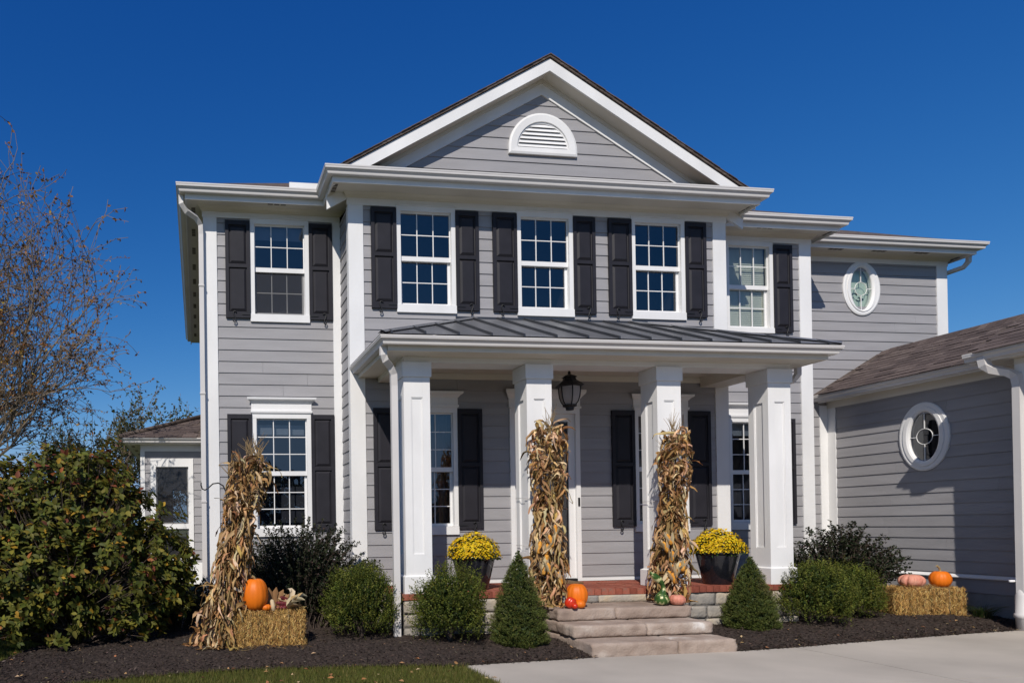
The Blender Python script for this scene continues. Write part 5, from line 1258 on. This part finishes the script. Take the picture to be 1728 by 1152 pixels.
# ---- small grass clump by the garage downspout
gt = thing('grass_clump', (11.28, 8.72, .06), 'green grass clump between the right straw bale and the downspout', 'grass clump')
rng = np.random.default_rng(71); n = 170; P = np.array([11.28, 8.72, .06])+np.c_[rng.normal(0, .05, n), rng.normal(0, .05, n), np.zeros(n)]; ribs = []
for i in range(n):
    a = rng.uniform(0, 6.28); o = np.array([math.cos(a), math.sin(a), 0]); L_ = rng.uniform(.2, .36); q = [P[i]+o*L_*.75*t**1.6+np.array([0, 0, L_*(t-.45*t*t)]) for t in (0, .35, .7, 1)]
    V, F = ribbon(np.array(q), [.006, .006, .004, .001], 0, 0, .2); ribs.append((V, F, np.tile(palette(1, [(.06, .10, .03), (.10, .14, .05), (.16, .14, .06)], [3, 3, 1], .2, rng), (len(V), 1))))
V, F, C = join_arrays(ribs); npobj('blades', V, F, 'grass', gt, C, kind='stuff')

# ================================================================== TREES
def grow_tree(base, h, label, seed, limbs, leaf_cols, leaf_w, leaf_size, leaf_n, name='bare_tree', trunk_r=.16, cat='tree', spread=.75, depth=5, twig_drop=.1, group=None, trunk_h=.12, leaf_lev=0, leaf_t=.2, lean=(.02, 0), minr=.0055, kids=(3, 6), upb=0.):
    rng = np.random.default_rng(seed); rngL = np.random.default_rng(seed+5000); root = thing(name, base, label, cat, group); mbT = MB(); mbB = MB(); LP = []; LD = []
    def grow(p, d, L_, r, lev):
        ns = 5 if lev < 2 else 4; pts = [p]; rad = [r]; v = d.copy()
        for k in range(ns):
            v = v+rng.normal(0, .10+.035*lev, 3)+np.array([0, 0, .05 if lev < 3 else .02]); v /= np.linalg.norm(v); pts.append(pts[-1]+v*L_/ns); rad.append(max(r*(1-.5*(k+1)/ns), minr))
        V, F = tube_mesh(pts, rad, 8 if lev == 0 else 5 if lev < 3 else 3, False); (mbT if lev < 2 else mbB).add(V, F)
        if lev >= depth-leaf_lev:
            for _ in range(leaf_n):
                t = rngL.uniform(leaf_t, 1)*ns; k0 = min(int(t), ns-1); LP.append(pts[k0]+(pts[k0+1]-pts[k0])*(t-k0)); LD.append(rngL.normal(size=3)+np.array([0, 0, -.5]))
            if lev >= depth: return
        nch = rng.integers(*kids) if lev > 0 else limbs
        for c_ in range(nch):
            t = (rng.uniform(.3, 1.0) if lev > 0 else rng.uniform(.6, 1.0))*ns; k0 = min(int(t), ns-1); q = pts[k0]+(pts[k0+1]-pts[k0])*(t-k0)
            a = rng.uniform(0, 6.28); u_ = np.cross(v, [.2, .9, .3]); u_ /= np.linalg.norm(u_); w_ = np.cross(v, u_); sp_ = spread*rng.uniform(.55, 1.25)
            nd = v+(u_*math.cos(a)+w_*math.sin(a))*sp_+np.array([0, 0, upb]); nd /= np.linalg.norm(nd); grow(q, nd, L_*rng.uniform(.52, .78) if lev > 0 else h*rng.uniform(.34, .46), rad[k0]*rng.uniform(.5, .74), lev+1)
        grow(pts[-1], v, L_*.7 if lev > 0 else h*.42, rad[-1]*.95, lev+1)
    grow(np.array(base, float), np.array([lean[0], lean[1], 1.]), h*trunk_h, trunk_r, 0)
    mbT.build('trunk', 'limb', root, True); mbB.build('branches', 'limb', root)
    LP = np.array(LP); LD = np.array(LD); n = len(LP)
    V, F, C = leaf_arrays(LP, LD, rand_unit(n, rng), rng.uniform(*leaf_size, n), rng.uniform(leaf_size[0]*.5, leaf_size[1]*.6, n), palette(n, leaf_cols, leaf_w, .25, rng)); npobj('crown', V, F, 'leaf', root, C, kind='stuff')
    return n
grow_tree((-6.35, 15.6, -.03), 8.0, 'nearly bare tree with sparse rusty leaves at the left edge', 203, 9, [(.34, .16, .055), (.40, .25, .06), (.20, .10, .055), (.18, .13, .08)], [3, 2, 3, 2], (.05, .085), 5, trunk_r=.24, spread=.62, leaf_t=.5, lean=(.1, 0), minr=.005, kids=(3, 5), upb=.12)
grow_tree((-2.5, 19.5, -.03), 5.0, 'green leafy tree behind the sunroom roof', 82, 7, [(.085, .10, .034), (.115, .125, .042), (.15, .13, .05)], [4, 3, 1], (.06, .11), 8, 'leafy_tree', .09, spread=.42, depth=4, leaf_lev=1)
grow_tree((.3, 26.0, -.03), 6.2, 'green leafy tree behind the house corner and sunroom', 83, 6, [(.055, .070, .028), (.08, .095, .035)], [4, 3], (.09, .14), 10, 'leafy_tree', .10, spread=.5, depth=4, leaf_lev=1)
for i, (x, y, h_, lb) in enumerate(((-9.5, 34, 4.2, 'distant low tree seen through the left bush, nearest the edge'), (-5.2, 36, 4.0, 'distant low tree directly behind the left bush'))):
    grow_tree((x, y, -.03), h_, lb, 90+i, 7, [(.05, .065, .025), (.09, .085, .03), (.14, .09, .03)], [4, 2, 1], (.12, .2), 8, 'leafy_tree', .12, spread=.7, depth=4)

# ================================================================== GROUND COVER
rng = np.random.default_rng(101)
def bed_points(A, B, n, pw=1.5):
    u = rng.uniform(0, len(A)-1.001, n); k = u.astype(int); f = (u-k)[:, None]; v = rng.uniform(0, 1, n)**pw-.012*rng.uniform(0, 1, n); a = A[k]*(1-f)+A[k+1]*f; b = B[k]*(1-f)+B[k+1]*f
    p = a*(1-v[:, None])+b*v[:, None]; z = np.array([bed_h(max(vv, 0), x, y) for vv, (x, y) in zip(v, p)]); return np.c_[p, z]
for i, (A, B) in enumerate(BEDS):
    n = (15000, 9000)[i]; P = bed_points(A, B, n, 1.9); P[:, 2] += rng.uniform(.0, .012, n); D_ = np.c_[rng.normal(size=(n, 2)), rng.normal(0, .35, n)]
    V, F, C = leaf_arrays(P, D_, np.tile([0, 0, 1.], (n, 1))+.5*rng.normal(size=(n, 3)), rng.uniform(.015, .06, n), rng.uniform(.006, .018, n), palette(n, [(.024, .016, .013), (.040, .028, .022), (.062, .044, .034), (.12, .09, .07), (.30, .21, .11)], [8, 8, 4, 1, .25], .3, rng), .25)
    o = npobj('mulch_chips', V, F, 'chip', None, C); meta(o, ('loose bark chips on the mulch left of the steps', 'loose bark chips on the mulch right of the steps')[i], 'mulch', None, 'stuff')
# grass blades where the lawn is near enough to show them
A0 = BEDS[0][0]; o_ = np.argsort(A0[:, 0]); fx, fy = A0[o_, 0], A0[o_, 1]
n = 95000; P = np.c_[rng.uniform(-4.4, 2.83, n), rng.uniform(5.3, 7.5, n)]; k = P[:, 1] < np.interp(P[:, 0], fx, fy)-.01+.03*np.sin(P[:, 0]*9)*.5+rng.normal(0, .012, n); P = P[k]
Q = np.c_[rng.uniform(-4.6, -1.65, 60000), rng.uniform(6.6, 11.0, 60000)]; lim = np.interp(Q[:, 0], [-4.9, -3.2, -2.15, -1.98, -1.68], [5.95, 7.0, 7.93, 9.0, 9.46])+.01; Q = Q[Q[:, 1] > lim]
P = np.r_[P, Q]; n = len(P); P = np.c_[P, np.full(n, -.03)]
V, F, C = leaf_arrays(P, np.c_[rng.normal(0, .45, (n, 2)), np.ones(n)], rand_unit(n, rng), rng.uniform(.045, .095, n), rng.uniform(.004, .007, n), palette(n, [(.135, .15, .036), (.17, .18, .045), (.21, .195, .06), (.28, .22, .09), (.10, .115, .03)], [5, 5, 3, 1.2, 3], .25, rng), .05, .3)
o = npobj('grass', V, F, 'grass', None, C); meta(o, 'short green grass blades along the front of the mulch bed', 'grass', None, 'stuff')
# fallen leaves
P = np.concatenate([bed_points(*BEDS[0], 70, 1.6), bed_points(*BEDS[1], 60, 1.6)]); n = 46; X_ = np.c_[rng.uniform(-1.5, 2.8, n), rng.uniform(6.3, 7.3, n), np.full(n, .035)]; P = np.r_[P, X_]; P[:, 2] += .012; n = len(P)
V, F, C = leaf_arrays(P, np.c_[rng.normal(size=(n, 2)), rng.normal(0, .2, n)], np.tile([0, 0, 1.], (n, 1))+.4*rng.normal(size=(n, 3)), rng.uniform(.035, .075, n), rng.uniform(.022, .04, n), palette(n, [(.28, .12, .05), (.36, .20, .09), (.45, .33, .18), (.20, .09, .05)], [3, 3, 2, 2], .2, rng), .25)
o = npobj('fallen_leaves', V, F, 'chip', None, C); meta(o, 'scattered fallen leaves on the mulch and lawn', 'fallen leaves', None, 'stuff')

# unseen wood added behind the camera to darken what the lower windows mirror
rng = np.random.default_rng(131); n = 26000; X_ = rng.uniform(-60, 70, n); top = 5.2+1.3*np.sin(X_*.21)+.9*np.sin(X_*.53+1)+.5*np.sin(X_*1.3)
P = np.c_[X_, -34+rng.uniform(-3, 3, n), top*rng.uniform(0, 1, n)**.8]
V, F, C = leaf_arrays(P, rand_unit(n, rng), rand_unit(n, rng), rng.uniform(.4, .8, n), rng.uniform(.3, .6, n), palette(n, [(.045, .06, .022), (.06, .07, .03), (.10, .07, .03)], [4, 3, 1], .2, rng))
o = npobj('added_wood', V, F, 'leaf', None, C); meta(o, 'unseen dark wood added behind the camera for the lower window reflections', 'wood', None, 'stuff')
